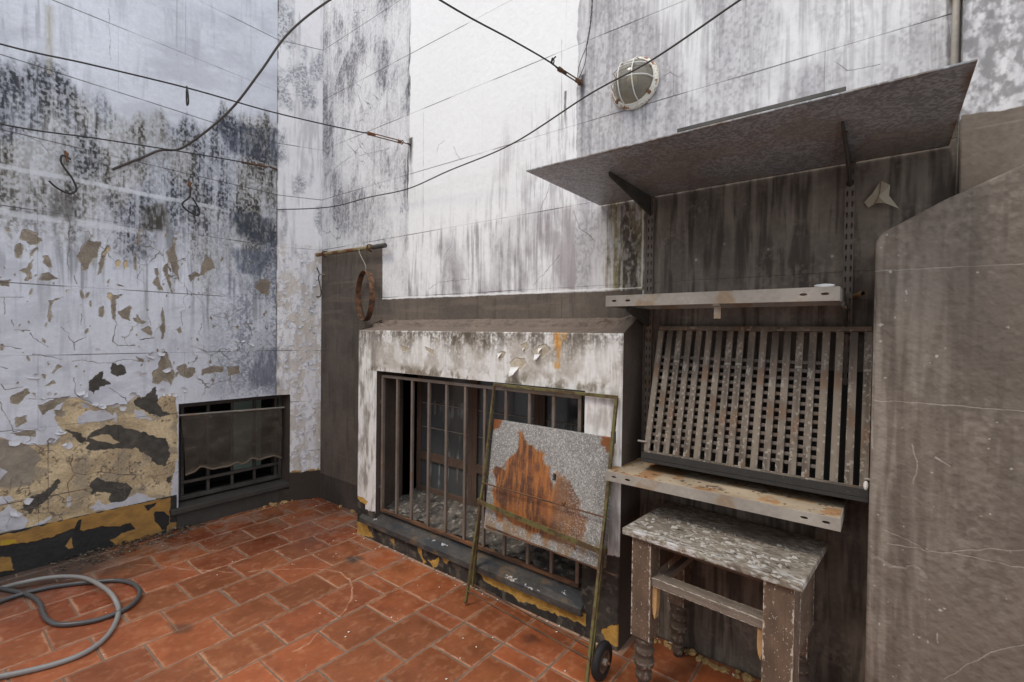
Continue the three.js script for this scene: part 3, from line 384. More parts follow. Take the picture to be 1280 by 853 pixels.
  for (const p of [[[536, 362], [548, 353], [570, 351], [588, 349]], [[716, 265], [725, 285], [745, 303]], [[567, 182], [570, 193], [577, 200]], [[546, 190], [548, 181], [555, 176]], [[552, 325], [562, 310], [569, 283]], [[676, 262], [684, 240], [690, 225]], [[666, 358], [690, 330], [700, 318]], [[455, 60], [458, 85], [448, 120], [455, 140]], [[430, 70], [436, 100], [432, 135]], [[470, 30], [452, 70]], [[412, 215], [440, 195], [462, 168]], [[430, 175], [448, 195], [486, 186]], [[830, 95], [838, 90], [846, 96]], [[385, 160], [400, 150]], [[1043, 77], [1060, 88], [1100, 80]]]) crack(p);
  for (const [x, y0, y1, a] of [[529, 140, 285, 0.5], [702, 50, 185, 0.55], [1063, 0, 52, 0.35]]) T.line(bp([[x, y0], [x, y1]]), 0.0028, (k, aa, u, v) => T.mix(k, [88, 82, 82], aa * a * (0.4 + 0.6 * vn(v * 12, 3))), 0.001);
  // sooty runs below the two anchor bolts
  for (const [x, y, w, L] of [[-2.96, 3.06, 0.03, 0.45], [-1.43, 3.06, 0.025, 0.6], [-1.545, 3.0, 0.012, 0.5]]) T.box(x - 0.1, y - L, x + 0.1, y + 0.06, (k, u, v) => T.mix(k, [48, 44, 44], ss(w * (0.6 + fbm(v * 20, x, 2)), 0, Math.abs(u - x + (fbm(v * 9, 3, 3) - 0.5) * 0.03)) * lerp(1, 0.2, clamp((y - v) / 0.16)) * ss(y - L, y - L * 0.4, v) * (0.5 + 0.5 * fbm(u * 60, v * 20, 2))));
  for (const [x, y] of [[955, 95], [1066, 300], [905, 305], [960, 312], [870, 325], [932, 255], [1040, 320]]) { const [[u, v]] = bp([[x, y]]); T.poly([[u, v - 0.006], [u + 0.006, v], [u, v + 0.006], [u - 0.006, v]], { warp: 0.004, freq: 90 }, (k, a) => T.mix(k, [186, 180, 170], a * 0.8)); }
}
const matB = new THREE.MeshStandardMaterial({ roughness: 0.9, side: THREE.DoubleSide, ...coatB.textures(0.006) });
{
  const wall = thing('back_wall', 'tall rendered block wall, white with grey streaks above and brown paint below', 'wall');
  const hole = [-3.03, 0.15, -1.24, 1.305];
  for (let c = 0; c < COURSES.length - 1; c++) {
    const v0 = COURSES[c], v1 = COURSES[c + 1], us = [BU0]; for (let u = -2.87 - (c % 2 ? 1.32 : 0.66); u < 0.12; u += 1.32) if (u > BU0 + 0.2) us.push(u); us.push(0.2);
    for (let i = 1; i < us.length; i++) { const rs = cut([us[i - 1], v0, us[i], v1], hole); if (rs.length) part(wall, 'block', merged(rs.map(([a, b, d, e, s]) => blockGeo(placeB, coatB, a, b, d, e, [i > 1 && s[0], s[1], i < us.length - 1 && s[2], s[3]], 0.0018, 0.0025))), matB); }
  }
  part(wall, 'wall_core', merged([bx(-4.8, -3.03, 0, TOP, BZ - 0.32, BZ - 0.006, 0), bx(-3.029, -1.241, 0, 0.15, BZ - 0.32, BZ - 0.006, 0), bx(-3.029, -1.241, 1.305, TOP, BZ - 0.32, BZ - 0.006, 0), bx(-1.24, BU1, 0, TOP, BZ - 0.32, BZ - 0.006, 0)]), concreteMat);
  // shallow pier at the right, proud of the wall
  const placeP = (u, v, d) => [u, v, BZ + 0.07 + d];
  part(wall, 'pier', merged([blockGeo(placeP, coatB, 0.204, 0, BU1, TOP, [1, 0, 0, 0], 0.004, 0.004), quads([[[[0.204, 0, BZ], [0.204, 0, BZ + 0.066], [0.204, TOP, BZ + 0.066], [0.204, TOP, BZ]], [coatB.uv(0.24, 0), coatB.uv(0.3, 0), coatB.uv(0.3, TOP), coatB.uv(0.24, TOP)]]])]), matB);
}
{ // conduit in the angle of the pier
  const o = thing('conduit', 'grey pipe running up the wall above the sheet shelf', 'pipe'); part(o, 'pipe', rod([0.186, 2.46, BZ + 0.014], [0.186, TOP, BZ + 0.014], 0.012), steelMat); for (const y of [2.9, 3.9, 4.8]) part(o, 'clip', bx(0.166, 0.203, y, y + 0.02, BZ, BZ + 0.03, 0.002), darkSteelMat);
}

// ---------------------------------------------------------------- projecting window bay
const OX0 = -3.03, OX1 = -1.24, OY0 = 0.155, OY1 = 1.302, BXL = -3.268, BXR = -1.03, BTOP = 1.607;
{
  const T = new Coat(BXL, 0, BXR, BTOP, 460), fp = (ox, oy, s, p) => facePts(FZ, ox, oy, s, p);
  T.each((k, u, v) => {
    const n1 = fbm(u * 4, v * 4, 5), n2 = fbm(u * 50, v * 50, 3), st = runs(u, v, 34, 0.22, 2), st2 = runs(u, v, 80, 0.12, 5), bl = fr(u * 7 + 4, v * 7, 5), gr = fr(u * 80, v * 80, 4);
    let b = 230 + (n2 - 0.5) * 14; T.set(k, b, b - 2, b - 5, (n2 - 0.5) * 0.0016 + (n1 - 0.5) * 0.003);
    T.mix(k, [148, 137, 122], ss(0.46, 0.64, bl) * (0.4 + 0.8 * gr) * 0.6 * ss(1.28, 1.36, v)); T.mix(k, [176, 168, 156], ss(0.44, 0.62, st) * 0.35);
    const soot = ss(BTOP - 0.3 * fr(u * 12, 2, 4), BTOP - 0.005, v) * ss(0.4, 0.6, 0.4 * st + 0.3 * st2 + 0.3 * gr); T.mix(k, [86, 78, 68], soot * 0.75);
    T.mix(k, [86, 76, 62], ss(0.5, 0.62, fr(u * 18 + 1, v * 14, 5)) * ss(-2.5, -2.2, u) * ss(-1.75, -1.95, u) * ss(1.45, 1.58, v) * 0.8);
    T.mix(k, [104, 92, 74], ss(0.1, 0, v - OY1) * ss(1.29, 1.31, v) * ss(0.44, 0.6, fr(u * 15, v * 12, 5)) * (0.4 + 0.7 * gr));
    T.mix(k, [120, 112, 104], ss(0.46, 0.64, 0.5 * fr(u * 14, v * 7, 5) + 0.5 * st) * ss(OX0 + 0.03, OX0 - 0.05, u) * 0.65); T.mix(k, [150, 142, 136], ss(0.5, 0.66, 0.5 * bl + 0.5 * st) * ss(OX1 - 0.02, OX1 + 0.03, u) * 0.5);
    // dark plinth
    const pl = u > OX1 - 0.02 ? 0.475 : u < OX0 ? 0.215 + (u < -3.16 ? 0.07 : 0) : 0.2, d = 56 + (n1 - 0.5) * 34 + (n2 - 0.5) * 20, pm = ss(pl + 0.004, pl - 0.004, v + (fbm(u * 26, v * 26, 3) - 0.5) * 0.03); T.mix(k, [d, d * 0.92, d * 0.84], pm);
    T.mix(k, [36, 33, 31], pm * ss(0.5, 0.66, fbm(u * 12, v * 12, 4)) * 0.7); T.mix(k, [126, 116, 102], pm * ss(0.54, 0.7, fr(u * 26, v * 26, 5)) * 0.5);
  });
  const LAY = (pts, ca, cb, dh, warp = 0.008, freq = 40) => T.poly(pts, { warp, freq, soft: 0.002 }, (k, a, u, v, d) => { if (a > 0) { const q = 1 + (fr(u * 110, v * 110, 3) - 0.5) * 0.25, c = mixc(ca, cb, clamp(fr(u * 20, v * 20, 5) * 2.2 - 0.6)); T.mix(k, [c[0] * q, c[1] * q, c[2] * q], a); T.h[k] += dh * a; } else if (dh < 0 && d < 0.012) T.h[k] += (1 - d / 0.012) * 0.001; });
  const Z7 = (p) => fp(470, 380, 0.27344, p), Z4 = (p) => fp(430, 600, 0.21097, p), Z6 = (p) => fp(420, 560, 0.34375, p), OC = [196, 156, 78], OD = [164, 126, 60];
  for (const p of [[[608, 270], [635, 248], [680, 252], [690, 275], [660, 300], [625, 300]], [[720, 215], [740, 195], [775, 185], [800, 210], [765, 245], [735, 240]], [[550, 240], [570, 215], [595, 222], [580, 250], [555, 252]], [[660, 190], [690, 175], [698, 205], [680, 220]], [[112, 190], [160, 208], [120, 222]], [[220, 195], [265, 215], [260, 235], [230, 215]], [[272, 160], [282, 158], [280, 180]], [[308, 160], [316, 160], [312, 182]]]) LAY(Z7(p), [196, 184, 164], [168, 156, 136], -0.002, 0.004, 60);
  for (const [pts, amt] of [[[[812, 120], [874, 120], [868, 160], [846, 185], [842, 225], [836, 290], [820, 292], [826, 240], [816, 180]], 0.9], [[[815, 262], [842, 262], [836, 292], [822, 290]], 0.7]]) T.poly(Z7(pts), { warp: 0.012, freq: 40, soft: 0.012, pad: 0 }, (k, a, u, v) => T.mix(k, mixc([206, 128, 40], [214, 168, 104], ss(0.4, 0.62, fr(u * 40, v * 14, 5))), a * amt * (0.45 + 0.55 * ss(0.34, 0.6, fr(u * 60, v * 22, 4)))));
  for (const p of [[[72, 100], [110, 105], [140, 130], [130, 148], [95, 128]], [[60, 245], [120, 240], [150, 300], [185, 348], [60, 315]], [[790, 535], [870, 548], [960, 590], [1185, 690], [1300, 740], [1300, 800], [1185, 755], [1090, 735], [1030, 710], [960, 660], [880, 630], [830, 600]], [[430, 380], [455, 385], [460, 440], [490, 490], [472, 495], [448, 450]], [[500, 480], [560, 460], [560, 510], [530, 520]], [[560, 440], [640, 460], [655, 478], [600, 488]], [[350, 345], [385, 350], [370, 375]], [[270, 350], [300, 350], [298, 400]]]) LAY(Z4(p), OC, OD, -0.002, 0.01, 45);
  for (const p of [[[740, 535], [830, 575], [910, 605], [905, 642], [800, 605], [720, 575]], [[970, 665], [1020, 640], [1060, 680], [1052, 724], [1000, 718], [972, 694]]]) LAY(Z6(p), OC, OD, -0.002, 0.012, 45);
  const mat = new THREE.MeshStandardMaterial({ roughness: 0.9, side: THREE.DoubleSide, ...T.textures(0.006) });
  const o = thing('window_bay', 'projecting white painted window surround with dark plinth and sloping brown top', 'window bay');
  const f = (u, v, d) => [u, v, FZ + d], face = [[BXL, 0, OX0, BTOP], [OX1, 0, BXR, BTOP], [OX0, OY1, OX1, BTOP], [OX0, 0, OX1, OY0]].map(([a, b, c, d]) => blockGeo(f, T, a, b, c, d, [a === BXL, 0, c === BXR, d === BTOP], 0.006, 0.006));
  part(o, 'front_face', merged(face), mat);
  const zb = BZ, q = (pts) => quads([[pts]]);
  { const W = 220, H = 30, g = new THREE.PlaneGeometry(1, 1, W, H), p = g.attributes.position; for (let i = 0; i < p.count; i++) { const u = p.getX(i) + 0.5, v = 0.5 + p.getY(i), x = lerp(BXL, BXR + 0.02 * v, u), f = fr(x * 7, v * 3.4, 5), crust = ss(0.45, 0.6, v) * ss(1.0, 0.9, v), lift = crust * (ss(0.5, 0.53, f) * 0.014 + ss(0.58, 0.61, f) * 0.012 + (fr(x * 40, v * 14, 3) - 0.5) * 0.012); p.setXYZ(i, x, lerp(BTOP, lerp(1.65, 1.70, ss(0.93, 1.0, u)), Math.min(1, v / 0.85)) + Math.max(0, v - 0.85) / 0.15 * 0.045 + lift, (v < 0.85 ? lerp(FZ - 0.006, zb + 0.03, v / 0.85) : lerp(zb + 0.03, zb - 0.001, (v - 0.85) / 0.15)) + lift * 0.6); } g.computeVertexNormals(); part(o, 'sloping_top', metreUV(g), browns([112, 98, 87], 1)); }
  part(o, 'side_face', metreUV(merged([q([[BXR, 0, FZ - 0.006], [BXR, 0, zb], [BXR, 1.70, zb], [BXR, BTOP, FZ - 0.006]]), q([[BXR, BTOP, FZ - 0.006], [BXR, 1.7, zb], [BXR + 0.02, 1.75, zb], [BXR + 0.02, 1.70, zb + 0.03]])])), brownMat, undefined, 'brown side of the bay');
  part(o, 'side_face', metreUV(q([[BXL, 0, FZ - 0.006], [BXL, BTOP, FZ - 0.006], [BXL, 1.70, zb + 0.03], [BXL, 0, zb]])), brownMat);
  // deep reveals of the opening and the rubble-strewn ledge inside
  const zi = -2.66; part(o, 'jamb', metreUV(q([[OX0, OY0, FZ - 0.001], [OX0, OY1, FZ - 0.001], [OX0, OY1, zi], [OX0, OY0, zi]])), brownMat); part(o, 'jamb', metreUV(q([[OX1, OY0, FZ - 0.001], [OX1, OY1, FZ - 0.001], [OX1, OY1, zi], [OX1, OY0, zi]])), brownMat); part(o, 'lintel_soffit', metreUV(q([[OX0, OY1, FZ - 0.001], [OX1, OY1, FZ - 0.001], [OX1, OY1, zi], [OX0, OY1, zi]])), brownMat);
  { const W = 150, H = 26, g = new THREE.PlaneGeometry(1, 1, W, H), p = g.attributes.position; for (let i = 0; i < p.count; i++) { const u = p.getX(i) + 0.5, v = 0.5 - p.getY(i), x = lerp(OX0, OX1, u), z = lerp(zi, -2.29, v); p.setXYZ(i, x, lerp(0.315, 0.235, v) + (fbm(x * 9, z * 9, 4) - 0.5) * 0.05 + ss(0.6, 0.75, fbm(x * 26, z * 26, 2)) * 0.014, z); } g.computeVertexNormals(); const K = new Coat(OX0, zi, OX1, -2.29, 330); K.each((k, x, z) => { const n = fr(x * 8, z * 8, 5), s = fr(x * 60, z * 60, 4), b = 96 + (n - 0.5) * 80 + (s - 0.5) * 60; K.set(k, b, b * 0.94, b * 0.87, (s - 0.5) * 0.004 + (n - 0.5) * 0.003); K.mix(k, [168, 160, 150], ss(0.62, 0.7, fr(x * 34 + 4, z * 34, 4)) * 0.7); K.mix(k, [52, 46, 42], ss(0.6, 0.7, fr(x * 20 + 9, z * 20, 4)) * 0.6); }); const uv = g.attributes.uv; for (let i = 0; i < p.count; i++) uv.setXY(i, ...K.uv(p.getX(i), p.getZ(i))); const m = new THREE.MeshStandardMaterial({ roughness: 0.95, side: THREE.DoubleSide, ...K.textures(0.005) }); part(o, 'ledge', g, m); }
  // sloping sill, nosing overhanging the plinth
  const S = new Coat(-3.2, 0, OX1 + 0.02, 0.24, 420); S.each((k, u, v) => { const n = fbm(u * 7, v * 14, 5), s = fbm(u * 70, v * 70, 3), b = 66 + (n - 0.5) * 56 + (s - 0.5) * 22; S.set(k, b, b * 0.95, b * 0.9, (s - 0.5) * 0.002 + (n - 0.5) * 0.003); S.mix(k, [120, 92, 62], ss(0.62, 0.74, fbm(u * 9 + 6, v * 16, 3)) * 0.5); S.mix(k, [40, 44, 52], ss(0.6, 0.7, fbm(u * 5 + 2, v * 20, 3)) * 0.6); });
  for (const [px, py, t, w] of [[538, 683, 0.1, 0.03], [553, 691, 0.1, 0.032], [468, 645, 0.085, 0.02], [640, 729, 0.062, 0.05], [668, 741, 0.058, 0.05], [700, 762, 0.1, 0.02], [735, 764, 0.09, 0.03], [655, 714, 0.17, 0.02]]) { const x = onZ(px, py, -2.21).x; S.poly([[x - w, t], [x - w * 0.3, t - 0.012], [x + w * 0.6, t - 0.008], [x + w, t + 0.004], [x + w * 0.2, t + 0.012]], { warp: 0.016, freq: 70, soft: 0.0015, pad: 0 }, (k, a, u, v) => S.mix(k, [206, 205, 204], a * 0.85 * ss(0.4, 0.6, fr(u * 50, v * 80, 3)))); }
  const sm = new THREE.MeshStandardMaterial({ roughness: 0.75, side: THREE.DoubleSide, ...S.textures(0.005) }), prof = [[-2.2, 0.112, 0], [-2.19, 0.116, 0.01], [-2.19, 0.152, 0.05], [-2.197, 0.16, 0.06], [-2.27, 0.2, 0.14], [-2.315, 0.245, 0.21]], sl = []; for (let i = 1; i < prof.length; i++) { const [z0, y0, t0] = prof[i - 1], [z1, y1, t1] = prof[i], a = -3.195, b = OX1 + 0.012; sl.push([[[a, y0, z0], [b, y0, z0], [b, y1, z1], [a, y1, z1]], [S.uv(a, t0), S.uv(b, t0), S.uv(b, t1), S.uv(a, t1)]]); } for (const x of [-3.195, OX1 + 0.012]) sl.push([[[x, 0.112, -2.2], [x, 0.152, -2.19], [x, 0.16, -2.197], [x, 0.16, -2.225]], [S.uv(-2, 0.1), S.uv(-1.99, 0.1), S.uv(-1.99, 0.11), S.uv(-2, 0.11)]]);
  sl.push([[[-3.195, 0.112, -2.2], [OX1 + 0.012, 0.112, -2.2], [OX1 + 0.012, 0.112, FZ - 0.003], [-3.195, 0.112, FZ - 0.003]], [S.uv(-3, 0), S.uv(-1.3, 0), S.uv(-1.3, 0.02), S.uv(-3, 0.02)]]); part(o, 'sill', quads(sl), sm);
  // iron grille: frame, nine bars
  const gz = -2.262, g0 = -3.013, g1 = -1.278; part(o, 'grille_rail', bx(g0, g1, 1.25, 1.272, gz - 0.012, gz + 0.012, 0.003), barMat); part(o, 'grille_rail', bx(g0, g1, 0.225, 0.247, gz - 0.012, gz + 0.012, 0.003), rustMat); for (const x of [g0, g1 - 0.022]) part(o, 'grille_stile', bx(x, x + 0.022, 0.2475, 1.2495, gz - 0.012, gz + 0.012, 0.003), barMat);
  [-2.83, -2.664, -2.488, -2.314, -2.14, -1.972, -1.802, -1.625, -1.459].forEach((x) => part(o, 'grille_bar', bx(x - 0.01, x + 0.01, 0.2475, 1.2495, gz - 0.01, gz + 0.01, 0.003), barMat)); for (const [x, y] of [[OX0, 1.05], [OX0, 0.4], [OX1, 1.0]]) part(o, 'fixing_lug', bx(Math.min(x, x < -2 ? g0 : g1) - 0.001, Math.max(x, x < -2 ? g0 : g1) + 0.001, y, y + 0.02, gz - 0.008, gz + 0.008, 0.002), barMat);
  // timber casements with dirty panes
  const wood = browns([92, 74, 62], 1), wz = -2.63, y0 = 0.29, y1 = 1.3, tr = 0.6; const xs = [OX0 + 0.01, -2.4, -1.8, OX1 - 0.01];
  const paneMat = tiled(256, 0.0003, (x, y) => { const n = fbm(x * 5, y * 5, 4, 5), s = fbm(x * 30, y * 3, 3, 3), w = ss(0.58, 0.75, 0.5 * n + 0.5 * s), b = 92 + w * 80; return [b, b * 1.04, b * 1.05, n, 0.12 + w * 0.4]; }); const glass = new THREE.MeshPhysicalMaterial({ map: paneMat.map, roughnessMap: paneMat.roughnessMap, roughness: 1, transmission: 0.22, thickness: 0, ior: 1.5, side: THREE.DoubleSide });
  for (let i = 0; i < 3; i++) {
    const a = xs[i], b = xs[i + 1], w = part(o, 'casement', merged([bx(a, a + 0.045, y0, y1, wz - 0.02, wz + 0.02), bx(b - 0.045, b, y0, y1, wz - 0.02, wz + 0.02), bx(a + 0.046, b - 0.046, y0, y0 + 0.06, wz - 0.018, wz + 0.018), bx(a + 0.046, b - 0.046, y1 - 0.05, y1, wz - 0.018, wz + 0.018), bx(a + 0.046, b - 0.046, tr - 0.035, tr + 0.03, wz - 0.018, wz + 0.022)]), wood);
    const rows = [[y0 + 0.06, tr - 0.035], [tr + 0.03, 0.825], [0.835, 1.02], [1.03, y1 - 0.05]]; for (const [p, r] of rows) part(w, 'pane', bx(a + 0.047, b - 0.047, p + 0.001, r - 0.001, wz - 0.004, wz + 0.002, 0), glass); for (const y of [0.825, 1.02]) part(w, 'glazing_bar', bx(a + 0.047, b - 0.047, y + 0.002, y + 0.008, wz - 0.006, wz + 0.007, 0.001), steelMat);
  }
  // room behind the glass
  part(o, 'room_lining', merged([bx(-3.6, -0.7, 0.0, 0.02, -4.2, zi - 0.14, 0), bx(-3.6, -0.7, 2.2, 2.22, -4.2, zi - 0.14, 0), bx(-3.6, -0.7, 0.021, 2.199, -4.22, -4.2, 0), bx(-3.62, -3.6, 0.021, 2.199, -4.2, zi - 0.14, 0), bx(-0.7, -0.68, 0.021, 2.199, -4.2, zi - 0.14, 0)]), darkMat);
  // curled paint hanging from the lintel
  const curls = [[[612, 290], 0.07, 0.055, 0.03], [[722, 232], 0.05, 0.035, 0.02], [[555, 228], 0.035, 0.03, 0.015], [[740, 205], 0.03, 0.03, 0.018], [[668, 205], 0.02, 0.02, 0.01]];
  for (const [pp, w, h, lift] of curls) { const [[u, v]] = Z7([pp]), N = 6, L = []; for (let i = 0; i < N; i++) { const r = (t) => [[u + t * 0.012, v - h * t, FZ + 0.001 + lift * Math.sin(t * 2.2) * t], [u + w * (1 - 0.25 * t), v - h * t * 0.85 + 0.008, FZ + 0.001 + lift * 1.25 * Math.sin(t * 2.0) * t]]; const a = r(i / N), b = r((i + 1) / N); L.push([[b[0], b[1], a[1], a[0]], [0, 1, 2, 3].map(() => T.uv(-1.15, 0.9))]); } part(o, 'paint_curl', quads(L), mat); }
}

// ---------------------------------------------------------------- block with sloping top at the right
{
  const x0 = -0.034, z = -2.2, T = new Coat(x0, 0, 1.1, 2.7, 480);
  T.each((k, u, v) => { const n = fbm(u * 4, v * 4, 5), m = fbm(u * 60, v * 60, 3), s = runs(u, v, 20, 0.6, 3), f = 1 + (n - 0.5) * 0.3 + (m - 0.5) * 0.12; T.set(k, 106 * f, 95 * f, 85 * f, (m - 0.5) * 0.003 + (fr(u * 22, v * 22, 4) - 0.5) * 0.0045); T.mix(k, [156, 146, 134], ss(0.44, 0.62, s) * ss(0.28, 0.02, u + (n - 0.5) * 0.2) * 0.6); T.mix(k, [158, 148, 137], ss(0.48, 0.74, fr(u * 4, v * 2.4, 6)) * ss(0.3, 0.75, fr(u * 60, v * 60, 4)) * 0.4); T.mix(k, [84, 73, 64], ss(0.55, 0.75, fbm(u * 40, v * 4 + 8, 3)) * 0.35);  });
  const fp = (p) => facePts(z, 0, 0, 1, p), scr = (p, w, a0, jit = 0.004) => T.line(fp(p), w, (k, a, u, v) => { T.mix(k, [204, 197, 188], a * a0 * (0.45 + 0.6 * vn(u * 18, v * 18))); T.h[k] -= 0.001 * a; }, jit);
  scr([[1090, 500], [1180, 506], [1285, 514]], 0.0026, 0.5, 0.003); scr([[1090, 339], [1285, 329]], 0.0026, 0.55, 0.002); scr([[1110, 680], [1190, 692], [1285, 712]], 0.0026, 0.55); scr([[1190, 690], [1230, 686], [1285, 688]], 0.0024, 0.5); scr([[1180, 850], [1210, 830], [1240, 816], [1268, 808], [1285, 806]], 0.0026, 0.6); scr([[1140, 555], [1146, 575], [1142, 605]], 0.003, 0.5); scr([[1170, 572], [1188, 583]], 0.004, 0.8, 0.001); scr([[1171, 792], [1172, 803]], 0.004, 0.7); scr([[1090, 700], [1120, 705], [1150, 715]], 0.01, 0.25, 0.02); scr([[1105, 662], [1140, 678], [1165, 692]], 0.003, 0.35); scr([[1093, 320], [1090, 560]], 0.006, 0.5, 0.004);
  { const r = rng(91); for (let i = 0; i < 90; i++) { const u = x0 + 0.01 + r() * r() * 0.8, v = 0.1 + r() * 1.9, w = 0.0015 + r() * r() * 0.006; T.poly([[u - w, v], [u, v - w * (0.6 + r())], [u + w * (0.5 + r()), v], [u, v + w]], { warp: w * 0.6, freq: 200, soft: 0.001, pad: 0 }, (k, a) => T.mix(k, [196, 189, 180], a * 0.75)); } }
  const mat = new THREE.MeshStandardMaterial({ roughness: 0.72, side: THREE.DoubleSide, ...T.textures(0.005) });
  const o = thing('sloping_pier', 'smooth brown painted masonry block with a sloping rounded top beside the grate', 'masonry block');
  const s = new THREE.Shape(); s.moveTo(x0, 0); s.lineTo(1.1, 0); s.lineTo(1.1, 2.53); s.lineTo(0.336, 2.161); s.lineTo(0.149, 2.077); s.lineTo(0.03, 2.01); s.quadraticCurveTo(x0 - 0.001, 1.985, x0, 1.94); s.lineTo(x0, 0);
  const g = new THREE.ExtrudeGeometry(s, { depth: 0.262, bevelEnabled: true, bevelSize: 0.008, bevelThickness: 0.008, bevelSegments: 2, bevelOffset: -0.008, curveSegments: 8 }); g.translate(0, 0, z - 0.27);
  const p = g.attributes.position, uv = g.attributes.uv; for (let i = 0; i < p.count; i++) uv.setXY(i, ...T.uv(p.getX(i), p.getY(i))); g.clearGroups(); part(o, 'body', g, mat);
}

// ---------------------------------------------------------------- tiled floor
const TILES = [];
{
  const RX = 0.2812, X0 = -2.645, q = rng(9);
  const row = (xa, xb, zs) => { for (let i = 1; i < zs.length; i++) if (Math.abs(zs[i] - zs[i - 1]) > 0.03) TILES.push([xa, xb, Math.min(zs[i], zs[i - 1]), Math.max(zs[i], zs[i - 1])]); };
  for (let k = -7; k <= 12; k++) {
    let a = X0 + k * RX, b = a + RX; if (a < LX) a = LX + 0.002; if (b <= LX + 0.05) continue;
    const off = k % 2 === 0 ? -0.9 : -1.06, end = k >= 0 ? -1.912 : BZ, zs = []; for (let z = off + 0.302 * 6; z > end + 0.02; z -= 0.302) if (z < 0.75) zs.push(z + (q() - 0.5) * 0.012); zs.push(end); row(a, b, zs);
    if (k >= 0) row(a, b, [-1.912, -2.2, BZ]);
  }
}
{
  const fx0 = -4.45, fx1 = 1.2, fz0 = -2.5, fz1 = 0.8, T = new Coat(fx0, fz0, fx1, fz1, 340); T.g = new Float32Array(T.W * T.H);
  T.each((k, u, v) => { const n = fbm(u * 30, v * 30, 4); T.set(k, 140 + n * 40, 122 + n * 36, 106 + n * 34, 0); T.g[k] = 0.9; });
  const r = rng(21);
  for (const t of TILES) {
    const tone = 0.86 + r() * 0.22, red = (r() - 0.5) * 10, ox = r() * 50, oz = r() * 50, film = 0.35 + r() * 0.6;
    t.tone = tone; T.box(t[0], t[2], t[1], t[3], (k, u, v) => {
      const n = fbm(u * 9 + ox, v * 9 + oz, 5), m = fbm(u * 70 + ox, v * 70, 3), e = Math.min(u - t[0], t[1] - u, v - t[2], t[3] - v) - 0.005, f = tone * (1 + (n - 0.5) * 0.22 + (m - 0.5) * 0.12);
      let c = [144 * f + red, 80 * f, 46 * f]; const wet = ss(-3.0, -3.9, u + (fbm(u * 3, v * 3, 3) - 0.5)) * ss(0.3, 0.6, fbm(u * 2 + 5, v * 2, 3)); c = mixc(c, [118 * f, 58 * f, 40 * f], wet * 0.7);
      c = mixc(c, [190, 148, 118], clamp(ss(0.011, 0.0, e + (fr(u * 24 + ox, v * 24, 5) - 0.5) * 0.03) * film * 0.7)); c = mixc(c, [190, 146, 116], ss(0.54, 0.72, fr(u * 12 + oz, v * 22, 5)) * 0.25 * film * film); c = mixc(c, [104, 58, 36], ss(0.55, 0.72, fr(u * 7 + 3, v * 7 + ox, 5)) * 0.22); c = mixc(c, [190, 150, 122], ss(0.56, 0.74, fr(u * 40, v * 26 + oz, 5)) * 0.22);
      T.set(k, c[0], c[1], c[2], (m - 0.5) * 0.0007 + (n - 0.5) * 0.0016); T.g[k] = clamp(0.54 + (n - 0.5) * 0.4 - wet * 0.22 + ss(0.02, 0, e) * 0.2, 0.25, 0.95);
    });
  }
  // grey dust film along the far edges, soot smudge, dirt by the left skirting
  T.each((k, u, v) => { const d = Math.min(v - BZ + (u > BXL ? (FZ - BZ) * -1 : 0), 9), n = fbm(u * 12, v * 12, 4), n2 = fbm(u * 50, v * 50, 3); if (u < -2.6) { T.mix(k, [150, 138, 130], ss(0.45, 0.65, 0.6 * n + 0.4 * n2) * ss(0.9, 0.1, Math.min(v + 2.47, (u + 4.42) * 0.8) + (n - 0.5) * 0.5) * 0.55); }
    if (u < -3.75 && v > -1.1) T.mix(k, [74, 70, 68], ss(-3.8, -4.25, u + (n - 0.5) * 0.5) * ss(-1.15, -0.7, v) * (0.5 + 0.5 * n2)); if (u > BXL && u < -1 && v < FZ + 0.05) T.mix(k, [170, 150, 136], ss(0.035, 0.0, v - FZ + (n - 0.5) * 0.03) * 0.7); });
  const fl = (p) => p.map(([x, y]) => { const w = onY(x, y); return [w.x, w.z]; });
  const smear = (p, w, col, a0) => T.line(fl(p), w, (k, a, u, v) => T.mix(k, col, a * a0 * (0.3 + 0.9 * vn(u * 30, v * 30))), 0.006, 18);
  for (const q of [[[338, 713], [360, 711.5], [385, 711.5], [407, 712], [425, 716], [436, 724], [441, 735], [440, 748], [432, 762], [418, 776], [404, 786], [385, 805], [368, 814]]]) { smear(q, 0.008, [204, 166, 140], 0.6); }
  smear([[170, 706], [200, 707], [235, 713], [262, 714], [290, 716]], 0.008, [196, 164, 146], 0.6); smear([[330, 712], [310, 716]], 0.01, [200, 170, 150], 0.5);
  T.poly(fl([[434, 698], [446, 694], [452, 699], [440, 704]]), { warp: 0.03, freq: 14, soft: 0.03, pad: 0 }, (k, a) => T.mix(k, [52, 46, 44], a * 0.75)); T.poly(fl([[655, 796], [670, 794], [672, 801], [660, 803]]), { warp: 0.03, freq: 14, soft: 0.03, pad: 0 }, (k, a) => T.mix(k, [80, 44, 28], a * 0.7)); T.poly(fl([[210, 780], [238, 783], [236, 792], [215, 792]]), { warp: 0.02, freq: 20, soft: 0.02, pad: 0 }, (k, a) => T.mix(k, [84, 52, 34], a * 0.6));
  const tex = T.textures(0.003), mat = new THREE.MeshStandardMaterial({ ...tex, side: THREE.DoubleSide });
  const floor = new THREE.Group(); floor.name = 'floor'; floor.userData = { kind: 'structure', label: 'courtyard floor of worn terracotta tiles with wide pale joints', category: 'floor' }; scene.add(floor);
  part(floor, 'mortar_bed', (() => { const g = quads([[[[fx0, -0.0035, fz1], [fx1, -0.0035, fz1], [fx1, -0.0035, fz0], [fx0, -0.0035, fz0]], [T.uv(fx0, fz1), T.uv(fx1, fz1), T.uv(fx1, fz0), T.uv(fx0, fz0)]]]); return metreUV(g, 1.5); })(), browns([120, 98, 82], 0.4));
  const q = rng(63);
